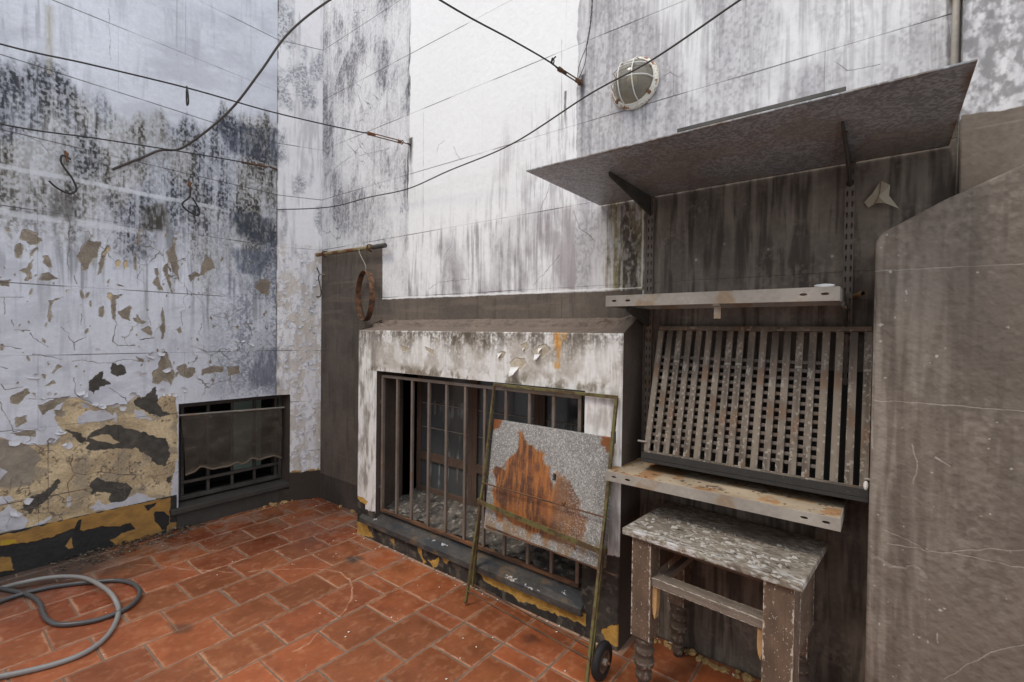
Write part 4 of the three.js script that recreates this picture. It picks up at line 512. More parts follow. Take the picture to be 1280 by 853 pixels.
  for (const [x0, x1, z0, z1] of TILES) {
    const j = 0.0036 + q() * 0.0026, a = x0 + j * (0.6 + q() * 0.8), b = x1 - j * (0.6 + q() * 0.8), c = z0 + j * (0.6 + q() * 0.8), d = z1 - j * (0.6 + q() * 0.8); if (b - a < 0.03 || d - c < 0.02) continue;
    const ch = 0.005, hh = [0, 0, 0, 0].map(() => (q() - 0.5) * 0.003), cor = [[a, d], [b, d], [b, c], [a, c]], inn = [[a + ch, d - ch], [b - ch, d - ch], [b - ch, c + ch], [a + ch, c + ch]], L = [], uvp = (p) => T.uv(p[0], p[1]);
    L.push([inn.map((p, i) => [p[0], hh[i], p[1]]), inn.map(uvp)]); for (let i = 0; i < 4; i++) { const n = (i + 1) % 4; L.push([[[cor[i][0], hh[i] - 0.003, cor[i][1]], [cor[n][0], hh[n] - 0.003, cor[n][1]], [inn[n][0], hh[n], inn[n][1]], [inn[i][0], hh[i], inn[i][1]]], [uvp(cor[i]), uvp(cor[n]), uvp(inn[n]), uvp(inn[i])]]); L.push([[[cor[i][0], -0.02, cor[i][1]], [cor[n][0], -0.02, cor[n][1]], [cor[n][0], hh[n] - 0.003, cor[n][1]], [cor[i][0], hh[i] - 0.003, cor[i][1]]], [uvp(cor[i]), uvp(cor[n]), uvp(cor[n]), uvp(cor[i])]]); }
    part(floor, 'tile', quads(L), mat);
  }
}

// ---------------------------------------------------------------- low window in the left wall
{
  const o = thing('barred_window', 'low barred window with a torn dirty mesh sheet in the bluish wall', 'window');
  const X = (d) => LX + d, z0 = -1.372, z1 = -2.236, box = (za, zb, y0, y1, d0, d1, r = 0.003) => bx(X(d0), X(d1), y0, y1, zb, za, r);
  part(o, 'outer_frame', merged([box(z0, z0 - 0.03, 0.19, 0.985, -0.15, -0.1), box(z1 + 0.03, z1, 0.19, 0.985, -0.15, -0.1), box(z0 - 0.031, z1 + 0.031, 0.955, 0.985, -0.15, -0.1), box(z0 - 0.031, z1 + 0.031, 0.19, 0.225, -0.15, -0.1)]), darkSteelMat);
  part(o, 'sill', merged([box(-1.3, -2.27, 0.13, 0.172, -0.3, 0.045, 0.006), box(-1.34, -2.26, -0.01, 0.129, -0.3, 0.012, 0.003)]), browns([66, 62, 58], 1));
  for (let i = 0; i < 5; i++) { const z = lerp(z0 - 0.05, z1 + 0.05, i / 4); part(o, 'window_bar', box(z + 0.012, z - 0.012, 0.2255, 0.9545, -0.135, -0.113), darkSteelMat); }
  part(o, 'window_bar', box(z0 - 0.031, z1 + 0.031, 0.325, 0.35, -0.112, -0.09), darkSteelMat); part(o, 'window_bar', box(z0 - 0.031, z1 + 0.031, 0.855, 0.875, -0.112, -0.09), darkSteelMat);
  part(o, 'curtain_rod', rod([X(-0.055), 0.9, z0 - 0.0], [X(-0.055), 0.868, z1 + 0.0], 0.009), steelMat);
  { // sheet of dirty mesh, tacked to the rod, its lower hem sagging and torn
    const W = 46, H = 26, g = new THREE.PlaneGeometry(1, 1, W, H), p = g.attributes.position;
    for (let i = 0; i < p.count; i++) { const u = p.getX(i) + 0.5, v = 0.5 - p.getY(i), hem = lerp(0.43, 0.41, u) + 0.03 * Math.sin(u * 9 + 1) * 0.5 + (u < 0.12 ? -0.03 : 0) + (u > 0.86 ? 0.0 : 0) + (vn(u * 12, 3) - 0.5) * 0.05, z = lerp(z0 - 0.02 - 0.03 * v, z1 + 0.035, u), y = lerp(lerp(0.9, 0.868, u), hem, v); p.setXYZ(i, X(-0.052 + 0.03 * Math.sin(v * 3) + (fbm(u * 5, v * 3, 3) - 0.5) * 0.05), y, z); }
    g.computeVertexNormals();
    const N = 256, c = new Uint8Array(N * N * 4), al = new Uint8Array(N * N * 4); for (let j = 0; j < N; j++) for (let i = 0; i < N; i++) { const k = (j * N + i) * 4, n = fbm(i / 22, j / 22, 4), s = fbm(i / 4, j / 40, 3), d = clamp(0.3 + (n - 0.5) * 0.7 + ss(0.12, 0.0, j / N) * 0.5), b = 62 + d * 34 + s * 14; c[k] = b; c[k + 1] = b * 0.9; c[k + 2] = b * 0.78; c[k + 3] = 255; const weave = ((i & 1) ^ (j & 1)) * 30; const a = clamp((0.55 + d * 0.35) * 255 + weave, 0, 255); al[k] = al[k + 1] = al[k + 2] = a; al[k + 3] = 255; }
    part(o, 'mesh_sheet', g, new THREE.MeshStandardMaterial({ map: dtex(c, N, N, true), alphaMap: dtex(al, N, N, false), transparent: true, roughness: 0.9, side: THREE.DoubleSide }));
    const hem = []; for (let i = 0; i <= 46; i += 2) { const k = (H * (W + 1)) + i; hem.push(new THREE.Vector3(p.getX(k) + 0.004, p.getY(k), p.getZ(k))); } part(o, 'mesh_hem', tube(hem, 0.009, 60, 6), browns([112, 98, 84], 1));
  }
  part(o, 'green_panel', bx(X(-0.95), X(-0.93), 0.1, 1.2, -2.42, -2.14, 0.002), new THREE.MeshStandardMaterial({ color: new THREE.Color(0.42, 0.5, 0.4), roughness: 0.7 }), undefined, 'pale green board seen through the window');
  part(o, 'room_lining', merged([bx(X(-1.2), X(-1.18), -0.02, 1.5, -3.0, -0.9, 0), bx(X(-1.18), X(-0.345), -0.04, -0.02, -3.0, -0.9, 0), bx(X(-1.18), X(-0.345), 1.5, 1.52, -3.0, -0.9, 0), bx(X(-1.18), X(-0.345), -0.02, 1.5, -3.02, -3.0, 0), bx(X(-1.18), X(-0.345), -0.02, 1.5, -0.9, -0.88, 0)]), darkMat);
}

// ---------------------------------------------------------------- bulkhead lamp
{
  const o = thing('bulkhead_lamp', 'round caged bulkhead lamp with clouded glass and rusty white rim on the wall', 'lamp'); o.position.set(-1.098, 2.962, BZ + 0.001);
  const L = (pts, seg = 40) => { const g = new THREE.LatheGeometry(pts.map(([r, z]) => new THREE.Vector2(r, z)), seg); g.rotateX(Math.PI / 2); return g; };
  const enamel = tiled(256, 0.001, (x, y) => { const n = fbm(x * 7, y * 7, 4, 7), m = fbm(x * 40, y * 40, 3, 40), r = ss(0.54, 0.66, 0.6 * n + 0.4 * m); const c = mixc([222, 217, 206], mixc([176, 116, 56], [100, 64, 38], m), r); return [c[0], c[1], c[2], 1 - r * 0.5 + m * 0.3, 0.4 + r * 0.5]; });
  part(o, 'base', metreUV(L([[0.001, 0], [0.132, 0], [0.136, 0.008], [0.134, 0.024], [0.124, 0.034], [0.112, 0.036], [0.108, 0.024]]), 4), enamel); part(o, 'reflector', L([[0.108, 0.024], [0.07, 0.012], [0.001, 0.01]]), new THREE.MeshStandardMaterial({ color: 0x5c564c, roughness: 0.5, side: THREE.DoubleSide })); part(o, 'bulb', L([[0.001, 0.075], [0.02, 0.07], [0.03, 0.05], [0.024, 0.03], [0.014, 0.02], [0.014, 0.011]], 20), new THREE.MeshStandardMaterial({ color: 0xb8b4a8, roughness: 0.3 }));
  const gm = new THREE.MeshPhysicalMaterial({ color: new THREE.Color(0.62, 0.57, 0.47), roughness: 0.16, transmission: 0.75, thickness: 0, ior: 1.45, clearcoat: 0.5, clearcoatRoughness: 0.2, side: THREE.DoubleSide });
  const dome = []; for (let i = 0; i <= 12; i++) { const a = i / 12 * Math.PI / 2; dome.push([Math.max(0.0005, 0.11 * Math.cos(a)), 0.03 + 0.092 * Math.sin(a)]); } part(o, 'glass_dome', L([[0.11, 0.026], ...dome], 48), gm);
  const white = new THREE.MeshStandardMaterial({ color: 0xd8d6d0, roughness: 0.45 });
  const rimPts = []; for (let i = 0; i < 32; i++) { const a = i / 32 * Math.PI * 2; rimPts.push([0.118 * Math.cos(a), 0.118 * Math.sin(a), 0.036]); } const cage = part(o, 'cage', tube(rimPts, 0.0045, 64, 8, true), white);
  const rib = (f) => { const p = []; for (let i = 0; i <= 16; i++) p.push(f(-1 + i / 8)); return tube(p, 0.0032, 32, 6); }, arc = (h, t, vert) => { const R = Math.sqrt(0.118 ** 2 - h * h), a = t * R, d = Math.hypot(a, h) / 0.118, z = 0.036 + 0.1 * Math.sqrt(Math.max(0, 1 - d * d)); return vert ? [h, a, z] : [a, h, z]; };
  for (const h of [-0.045, 0.035]) part(cage, 'cage_rib', rib((t) => arc(h, t, true)), white); for (const h of [-0.012, 0.055]) part(cage, 'cage_rib', rib((t) => arc(h, t, false)), white);
  for (const a of [0.5, 2.3, 4.0]) part(o, 'clamp', bx(-0.008, 0.008, 0.112, 0.13, 0.03, 0.045, 0.002).applyMatrix4(new THREE.Matrix4().makeRotationZ(a)), rustMat);
}

// ---------------------------------------------------------------- shelving: two slotted uprights, brackets, three shelves
const uprights = [-0.994, -0.128];
{
  const shape = new THREE.Shape(); const w = 0.017, y0 = 0.87, y1 = 2.335; shape.moveTo(-w, y0); shape.lineTo(w, y0); shape.lineTo(w, y1); shape.lineTo(-w, y1); shape.lineTo(-w, y0);
  for (let y = y0 + 0.02; y < y1 - 0.04; y += 0.045) for (const x of [-0.009, 0.009]) { const h = new THREE.Path(); h.moveTo(x - 0.0032, y); h.lineTo(x - 0.0032, y + 0.022); h.lineTo(x + 0.0032, y + 0.022); h.lineTo(x + 0.0032, y); h.lineTo(x - 0.0032, y); shape.holes.push(h); }
  const plate = new THREE.ExtrudeGeometry(shape, { depth: 0.002, bevelEnabled: false }); plate.clearGroups(); plate.translate(0, 0, 0.014);
  uprights.forEach((x, i) => { const o = thing('shelf_upright', i ? 'slotted brown steel upright on the wall between the grate and the sloping block' : 'slotted brown steel upright on the wall next to the mould streaks', 'shelf upright', 'slotted shelf uprights'); o.position.set(x, 0, BZ); part(o, 'slotted_plate', metreUV(plate), barMat); for (const s of [-1, 1]) part(o, 'flange', bx(s * 0.0165 - 0.001, s * 0.0165 + 0.001, y0, y1, 0.001, 0.0138, 0), barMat); });
}
function bracketGeo(len, h0) { const s = new THREE.Shape(); s.moveTo(0.018, 0); s.lineTo(len, 0); s.lineTo(len, -0.018); s.lineTo(len - 0.02, -0.022); s.lineTo(0.03, -h0); s.lineTo(0.018, -h0); s.lineTo(0.018, 0); const g = new THREE.ExtrudeGeometry(s, { depth: 0.006, bevelEnabled: true, bevelSize: 0.001, bevelThickness: 0.001, bevelSegments: 1 }); g.clearGroups(); g.rotateY(-Math.PI / 2); g.translate(0.003, 0, 0); return metreUV(g); }
{
  const rows = [['the big hammered sheet', 2.334, 0.5, 0.1], ['the middle steel shelf', 1.736, 0.3, 0.09], ['the rusty lower shelf', 0.888, 0.3, 0.09]], where = ['beside the mould streaks', 'toward the sloping block'];
  for (const [t, y, len, h] of rows) { const g = bracketGeo(len, h); uprights.forEach((x, i) => { const o = thing('shelf_bracket', `dark steel bracket under ${t} ${where[i]}`, 'bracket', 'shelf brackets'); o.position.set(x, y, BZ); part(o, 'arm', g, darkSteelMat); for (const d of [0.08, len - 0.06]) part(o, 'bolt', rod([0.003, -0.02, d], [0.011, -0.02, d], 0.006, 6), rustMat); }); }
}
{ // big sheet on top
  const T = new Coat(-1.3, -2.47, 0.19, -1.73, 520); T.each((k, u, v) => { const c = fr(u * 130, v * 130, 2), d = fr(u * 60, v * 60, 3), n = fbm(u * 3, v * 3, 4), cell = ss(0.42, 0.6, c * 0.6 + d * 0.4), b = 156 + (n - 0.5) * 36 + (cell - 0.5) * 40; T.set(k, b * 0.95, b * 0.98, b * 1.01, cell * 0.0008); T.mix(k, [142, 128, 110], ss(0.5, 0.7, fr(u * 4, v * 4, 4)) * 0.4); const e = Math.min(0.19 - u, v + 2.47, -1.73 - v); T.mix(k, [92, 66, 46], ss(0.035, 0.0, e + (fbm(u * 14, v * 14, 3) - 0.5) * 0.05) * 0.7); });
  const mat = new THREE.MeshStandardMaterial({ roughness: 0.36, metalness: 0.15, side: THREE.DoubleSide, ...T.textures(0.0012) }), o = thing('sheet_shelf', 'large grey hammered metal sheet lying as a shelf on two brackets high on the wall', 'shelf');
  const g = new RoundedBoxGeometry(1.478, 0.007, 0.712, 1, 0.002); g.translate(-0.561, 2.339, -2.108); const p = g.attributes.position, uv = g.attributes.uv; for (let i = 0; i < p.count; i++) uv.setXY(i, ...T.uv(p.getX(i), p.getZ(i))); part(o, 'sheet', g, mat);
  const s = thing('metal_strip', 'narrow dark metal strip lying along the front edge of the hammered sheet shelf', 'strip'); part(s, 'strip', merged([bx(-0.62, -0.108, 2.3426, 2.3485, -1.83, -1.765, 0.002), bx(-0.62, -0.108, 2.3486, 2.362, -1.768, -1.765, 0.001)]), darkSteelMat);
}
function steelShelf(o, w, d, h, mat, edgeMat) { // open-bottomed pressed shelf with slotted lips; origin: left front corner at the top
  const lip = (L) => { const s = new THREE.Shape(); s.moveTo(0, -h); s.lineTo(L, -h); s.lineTo(L, 0); s.lineTo(0, 0); s.lineTo(0, -h); for (const c of L > 0.5 ? [0.045, 0.115, L - 0.115, L - 0.045] : [0.05, L - 0.05]) { const q = new THREE.Path(), a = 0.013, b = 0.005, y = -h * 0.5; q.absellipse(c, y, a, b, 0, Math.PI * 2, true); s.holes.push(q); } const g = new THREE.ExtrudeGeometry(s, { depth: 0.0025, bevelEnabled: true, bevelSize: 0.0006, bevelThickness: 0.0006, bevelSegments: 1, bevelOffset: -0.0006 }); g.clearGroups(); return g; };
  part(o, 'shelf_plate', bx(0.003, w - 0.003, -0.004, 0, -d + 0.003, -0.003, 0.001), mat); const f = lip(w); f.translate(0, 0, -0.0025); part(o, 'front_lip', metreUV(f), edgeMat); const b = lip(w); b.translate(0, 0, -d); part(o, 'rear_lip', metreUV(b), edgeMat);
  for (const x of [0, w - 0.0025]) { const e = lip(d - 0.006); e.rotateY(Math.PI / 2); e.translate(x, 0, -0.003); part(o, 'end_lip', metreUV(e), edgeMat); } part(o, 'return_flange', bx(0.004, w - 0.004, -h, -h + 0.002, -0.02, -0.003, 0), edgeMat);
}
const rustyShelf = (() => { return tiled(768, 0.0016, (x, y) => { const n = fbm(x * 7, y * 7, 5, 7), m = fbm(x * 90, y * 90, 2, 90), r = ss(0.46, 0.62, fbm(x * 11, y * 11, 4, 11)), d = ss(0.66, 0.74, fbm(x * 46, y * 46, 3, 46)); let c = mixc([164, 147, 124], [150, 104, 62], r * 0.75); c = mixc(c, [70, 52, 38], d * 0.7); const b = 0.78 + n * 0.42; return [c[0] * b + m * 12, c[1] * b + m * 11, c[2] * b + m * 9, n * 0.5 + m * 0.3 + d * 0.2, 0.9]; }); })();
{
  const a = thing('steel_shelf', 'grey pressed steel shelf with slotted lip on brackets over the grate', 'shelf', 'pressed steel shelves'); a.position.set(-1.083, 1.79, -2.13); steelShelf(a, 0.948, 0.318, 0.053, steelMat, steelMat);
  const hk = part(a, 'hook_tab', merged([bx(0.5, 0.528, -0.06, -0.052, -0.12, -0.004, 0.001), bx(0.5, 0.528, -0.115, -0.06, -0.03, -0.026, 0.001)]), steelMat);
  const b = thing('steel_shelf', 'rust-stained pressed steel shelf holding the leaning grate above the old table', 'shelf', 'pressed steel shelves'); b.position.set(-1.06, 0.938, -2.112); steelShelf(b, 0.947, 0.336, 0.048, rustyShelf, steelMat);
  const chip = thing('white_scrap', 'small white crumpled scrap on the right end of the middle steel shelf', 'scrap'); const g = new THREE.IcosahedronGeometry(0.02, 2), p = g.attributes.position; for (let i = 0; i < p.count; i++) { const k = 0.75 + 0.5 * vn(p.getX(i) * 90 + 5, p.getY(i) * 90 + p.getZ(i) * 70); p.setXYZ(i, p.getX(i) * 1.7 * k, p.getY(i) * 0.5 * k, p.getZ(i) * k); } g.computeVertexNormals(); part(chip, 'scrap', g, new THREE.MeshStandardMaterial({ color: 0xe4e2de, roughness: 0.8 })); chip.position.set(-0.19, 1.7995, -2.2);
  const st = thing('wooden_peg', 'short weathered wooden peg sticking out of the wall beside the middle steel shelf', 'peg'); part(st, 'peg', tube([[-0.105, 1.775, -2.47], [-0.09, 1.778, -2.4], [-0.07, 1.776, -2.34]].map((q) => q), 0.009, 12, 8), browns([150, 118, 80], 1));
}

// ---------------------------------------------------------------- leaning iron grate with drip tray
{
  const o = thing('iron_grate', 'cast iron cooking grate of V-shaped bars leaning in its black tray on the rusty shelf', 'grate');
  const W = 0.885, Lh = 0.66, lean = Math.atan2(0.175, 0.625); o.position.set(-0.925, 0.99, -2.245); o.rotation.set(-lean, 0, 0);
  const iron = tiled(512, 0.0012, (x, y) => { const n = fbm(x * 6, y * 6, 4, 6), m = fbm(x * 80, y * 80, 3, 80), s = fbm(x * 40, y * 5, 4, 5); let c = mixc([126, 114, 100], [84, 73, 63], ss(0.36, 0.66, n * 0.6 + s * 0.4)); c = mixc(c, [132, 92, 62], ss(0.56, 0.7, fbm(x * 12, y * 12, 4, 12)) * 0.4); const w = ss(0.56, 0.72, m) * ss(0.4, 0.6, s); c = mixc(c, [176, 169, 158], w * 0.7); return [c[0], c[1], c[2], m * 0.7 + s * 0.3, 0.55]; }, { metalness: 0.15 });
  const V = (w, d, L) => { const s = new THREE.Shape(); s.moveTo(-w / 2, 0); s.lineTo(-w / 2, d * 0.75); s.lineTo(-w * 0.36, d); s.lineTo(-w * 0.22, d * 0.95); s.lineTo(0, d * 0.35); s.lineTo(w * 0.22, d * 0.95); s.lineTo(w * 0.36, d); s.lineTo(w / 2, d * 0.75); s.lineTo(w / 2, 0); s.lineTo(-w / 2, 0); const g = new THREE.ExtrudeGeometry(s, { depth: L, bevelEnabled: false }); g.clearGroups(); g.rotateX(-Math.PI / 2); return g; };
  const bar = V(0.027, 0.021, Lh - 0.045), q = rng(8), xs = []; for (let i = 0; i < 19; i++) xs.push(0.012 + (W - 0.024) * i / 18);
  bar.translate(0, 0, 0); const bgs = [0, 0.31, 0.57, 0.83].map((d) => { const g = metreUV(bar.clone()), t = g.attributes.uv; for (let i = 0; i < t.count; i++) t.setXY(i, t.getX(i) * 1.3 + d, t.getY(i) + d * 1.7); return g; }); xs.forEach((x, i) => { const m = part(o, 'grate_bar', bgs[(i * 3 + (i >> 2)) % 4], iron); m.position.set(x, 0.045 + (q() - 0.5) * 0.004, 0.001); });
  for (let i = 0; i < 13; i++) { const y = 0.085 + i * 0.036; part(o, 'cross_bar', bx(0.02, W - 0.16 + (i % 2) * 0.004, y, y + 0.016, -0.034, -0.018, 0.003), barMat); }
  part(o, 'frame_rail', bx(0, W, Lh, Lh + 0.022, -0.03, 0.006, 0.003), iron); part(o, 'frame_rail', bx(0, W, 0.03, 0.046, -0.016, 0.0, 0.002), iron);
  part(o, 'tray', merged([bx(-0.004, W + 0.004, -0.012, 0.004, -0.09, 0.02, 0.002), bx(-0.004, W + 0.004, 0.005, 0.036, 0.016, 0.02, 0.001), bx(-0.004, W + 0.004, -0.012, Lh + 0.01, -0.096, -0.0905, 0.001), bx(-0.006, 0.0, 0.0045, Lh, -0.09, -0.035, 0.001), bx(W, W + 0.006, 0.0045, Lh, -0.09, -0.035, 0.001)]), browns([40, 37, 34], 1));
  part(o, 'pin', rod([-0.035, 0.085, 0.005], [0.01, 0.085, 0.005], 0.005), steelMat); part(o, 'pin', rod([W - 0.01, 0.075, 0.005], [W + 0.045, 0.075, 0.005], 0.005), steelMat); part(o, 'paint_blob', new THREE.SphereGeometry(0.012, 10, 8).scale(0.7, 1.5, 0.7).translate(W - 0.005, 0.05, 0.018), new THREE.MeshStandardMaterial({ color: 0xdcd8d2, roughness: 0.6 }));
}

// ---------------------------------------------------------------- old table with turned legs
{
  const o = thing('old_table', 'battered brown table with flaking top, turned legs and missing drawer under the shelf', 'table');
  const h = 0.74, rot = 0.08, W = 0.703, D = 0.48; o.position.set(-0.908, 0, -1.978); o.rotation.y = -rot; // origin: front left corner; x along the front, -z to the wall
  const T = new Coat(-0.01, -D - 0.01, W + 0.01, 0.03, 640); T.each((k, u, v) => { const n = fr(u * 6, v * 6, 5), g = fbm(u * 8, v * 80, 4), m = fr(u * 110, v * 110, 3), fl = fr(u * 34 + v * 22, v * 58 - u * 12, 5), fl2 = fr(u * 60 - v * 30, v * 110 + u * 20, 4), b = 122 + (g - 0.5) * 36 + (n - 0.5) * 36 + (m - 0.5) * 26; T.set(k, b, b * 0.92, b * 0.82, (g - 0.5) * 0.0012); const a = ss(0.53, 0.57, fl), a2 = ss(0.57, 0.61, fl2) * ss(0.4, 0.55, n); T.mix(k, [150, 139, 125], a * (0.35 + 0.5 * n)); T.mix(k, [196, 188, 176], a2 * 0.6); T.h[k] += a * 0.0016 + a2 * 0.0014; const fe = ss(-0.09, 0.02, v + (fr(u * 9, 3, 4) - 0.5) * 0.08); T.mix(k, [204, 203, 202], fe * ss(0.47, 0.58, fr(u * 22, v * 90, 4)) * 0.8); T.mix(k, [104, 100, 66], ss(0.52, 0.66, fr(u * 8 + 2, v * 14, 4)) * fe * 0.3); T.mix(k, [76, 66, 56], ss(0.54, 0.68, fr(u * 30 + 9, v * 70, 4)) * 0.35); });
  const topMat = new THREE.MeshStandardMaterial({ roughness: 0.9, side: THREE.DoubleSide, ...T.textures(0.004) });
  const tg = new RoundedBoxGeometry(W, 0.03, D, 2, 0.006); tg.translate(W / 2, h - 0.015, -D / 2); { const p = tg.attributes.position, uv = tg.attributes.uv; for (let i = 0; i < p.count; i++) uv.setXY(i, ...T.uv(p.getX(i), p.getZ(i) + (p.getY(i) < h - 0.01 ? (h - 0.01 - p.getY(i)) * 0.9 : 0))); } const top = part(o, 'table_top', tg, topMat);
  { const r = rng(12), fl = []; for (let i = 0; i < 170; i++) { const x = 0.02 + r() * (W - 0.06), z = -0.01 - r() * (D - 0.2), w = 0.008 + r() * 0.03, d = 0.004 + r() * 0.014, a = r() * 3, c = Math.cos(a), s = Math.sin(a), P = (dx, dz, y) => [x + dx * c - dz * s, h + y, z + dx * s + dz * c], l = 0.002 + r() * 0.006; fl.push(quads([[[P(0, 0, 0.0006), P(w, 0, 0.0008), P(w * 0.8, d, l), P(w * 0.1, d * (0.6 + r() * 0.6), l * 0.7)]]])); } part(top, 'paint_flakes', merged(fl), new THREE.MeshStandardMaterial({ color: new THREE.Color(0.42, 0.39, 0.35), roughness: 0.9, side: THREE.DoubleSide }), 'stuff'); }
  const paint = browns([96, 78, 64], 0.5), worn = browns([128, 116, 104], 1), raw = browns([176, 140, 96], 1);
  const legBlock = (x0, z0, s) => wornBox(x0, x0 + s, 0.27, h - 0.0305, z0 - s, z0), LG = (() => { const pr = [[0.001, 0], [0.02, 0], [0.026, 0.02], [0.03, 0.035], [0.024, 0.05], [0.022, 0.06], [0.034, 0.075], [0.038, 0.095], [0.032, 0.115], [0.036, 0.125], [0.044, 0.14], [0.046, 0.155], [0.04, 0.172], [0.034, 0.18], [0.043, 0.195], [0.045, 0.206], [0.038, 0.218], [0.033, 0.225], [0.041, 0.24], [0.042, 0.252], [0.036, 0.262], [0.04, 0.271], [0.001, 0.271]].map(([r, y]) => new THREE.Vector2(r, y)); return metreUV(new THREE.LatheGeometry(pr, 22), 1); })();
  const chipped = tiled(256, 0.002, (x, y) => { const n = fbm(x * 8, y * 8, 4, 8), m = fbm(x * 90, y * 90, 3, 90), w = ss(0.5, 0.62, m * 0.6 + n * 0.4); const c = mixc([78, 64, 54], [140, 130, 118], w * 0.8); return [c[0], c[1], c[2], w * 0.7 + m * 0.3, 0.85]; });
  const edgeWorn = (base, seed) => { const W = 160, H = 480, c = new Uint8Array(W * H * 4), b = new Uint8Array(W * H * 4); for (let j = 0; j < H; j++) for (let i = 0; i < W; i++) { const u = i / W, v = j / H, k = (j * W + i) * 4, e = Math.min(u, 1 - u), n = fr(u * 9 + seed, v * 30 + seed, 5), g = fbm(u * 40 + seed, v * 6, 3), q = 1 + (fr(u * 3 + seed, v * 6, 4) - 0.5) * 0.4 + (g - 0.5) * 0.14, chip = clamp(ss(0.06, 0.0, e + (n - 0.5) * 0.24) + ss(0.77, 0.8, fr(u * 22 + seed, v * 60, 3))), col = mixc([base[0] * q, base[1] * q, base[2] * q], mixc([190, 178, 162], [222, 216, 206], g), chip * 0.85); c[k] = col[0]; c[k + 1] = col[1]; c[k + 2] = col[2]; c[k + 3] = 255; b[k] = b[k + 1] = b[k + 2] = clamp(180 - chip * 130 + (n - 0.5) * 50, 0, 255); b[k + 3] = 255; } return new THREE.MeshStandardMaterial({ map: dtex(c, W, H, true, true), bumpMap: dtex(b, W, H, false, true), bumpScale: 0.0016, roughness: 0.7 }); };
  const wornBox = (x0, x1, y0, y1, z0, z1) => { const w = x1 - x0, h = y1 - y0, d = z1 - z0, g = new THREE.BoxGeometry(w, h, d); if (w > h) { const t = g.attributes.uv; for (let i = 0; i < t.count; i++) t.setXY(i, t.getY(i), t.getX(i)); } g.translate((x0 + x1) / 2, (y0 + y1) / 2, (z0 + z1) / 2); return g; };
  const wornA = edgeWorn([100, 82, 67], 3), wornB = edgeWorn([100, 82, 67], 14), wornC = edgeWorn([120, 108, 96], 27);
  const legs = [[0.042, -0.02, 0.088, wornA], [W - 0.128, -0.02, 0.1, wornB], [0.05, -D + 0.1, 0.08, wornA], [W - 0.13, -D + 0.1, 0.08, wornA]];
  legs.forEach(([x, z, s, m]) => { const l = part(o, 'leg', legBlock(x, z, s), m), t = part(l, 'turned_foot', LG, chipped); t.position.set(x + s / 2, 0, z - s / 2); t.scale.set(1, 0.271 / 0.271, 1); });
  const fx0 = 0.042 + 0.089, fx1 = W - 0.129;
  part(o, 'drawer_rail', wornBox(fx0, fx1, 0.515, 0.55, -0.092, -0.03), wornC); part(o, 'top_rail', bx(fx0, fx1, h - 0.052, h - 0.031, -0.075, -0.032, 0.003), paint);
  part(o, 'side_apron', bx(0.055, 0.075, 0.5, h - 0.031, -D + 0.101, -0.109, 0.003), paint); part(o, 'side_apron', wornBox(W - 0.05, W - 0.03, 0.42, h - 0.031, -D + 0.101, -0.121), wornA); part(o, 'back_apron', bx(0.131, W - 0.131, 0.5, h - 0.031, -D + 0.03, -D + 0.05, 0.003), paint); part(o, 'drawer_runner', bx(0.13, 0.16, 0.5, 0.53, -D + 0.06, -0.094, 0.003), worn);
  for (const [x, y0, y1] of [[fx0 + 0.001, 0.37, 0.513], [fx1 - 0.021, 0.39, 0.513]]) { const s = new THREE.Shape(); s.moveTo(0, y1); s.lineTo(0.02, y1); s.lineTo(0.018, y0 + 0.04); s.lineTo(0.012, y0); s.lineTo(0.004, y0 + 0.02); s.lineTo(0, y0 + 0.05); s.lineTo(0, y1); const g = new THREE.ExtrudeGeometry(s, { depth: 0.03, bevelEnabled: true, bevelSize: 0.001, bevelThickness: 0.001, bevelSegments: 1 }); g.clearGroups(); g.translate(x, 0, -0.07); part(o, 'split_batten', metreUV(g), raw, undefined, 'splintered bare wood batten'); }
  for (const [x, y, L] of [[0.3, 0.56, 0.13], [0.345, 0.57, 0.11]]) { const s = new THREE.Shape(); s.moveTo(0, y + L); s.lineTo(0.035, y + L); s.lineTo(0.034, y + 0.03); s.lineTo(0.018, y); s.lineTo(0.003, y + 0.02); s.lineTo(0, y + L); const g = new THREE.ExtrudeGeometry(s, { depth: 0.012, bevelEnabled: false }); g.clearGroups(); g.translate(x, 0, -D + 0.0515); part(o, 'split_batten', metreUV(g), worn); }
}

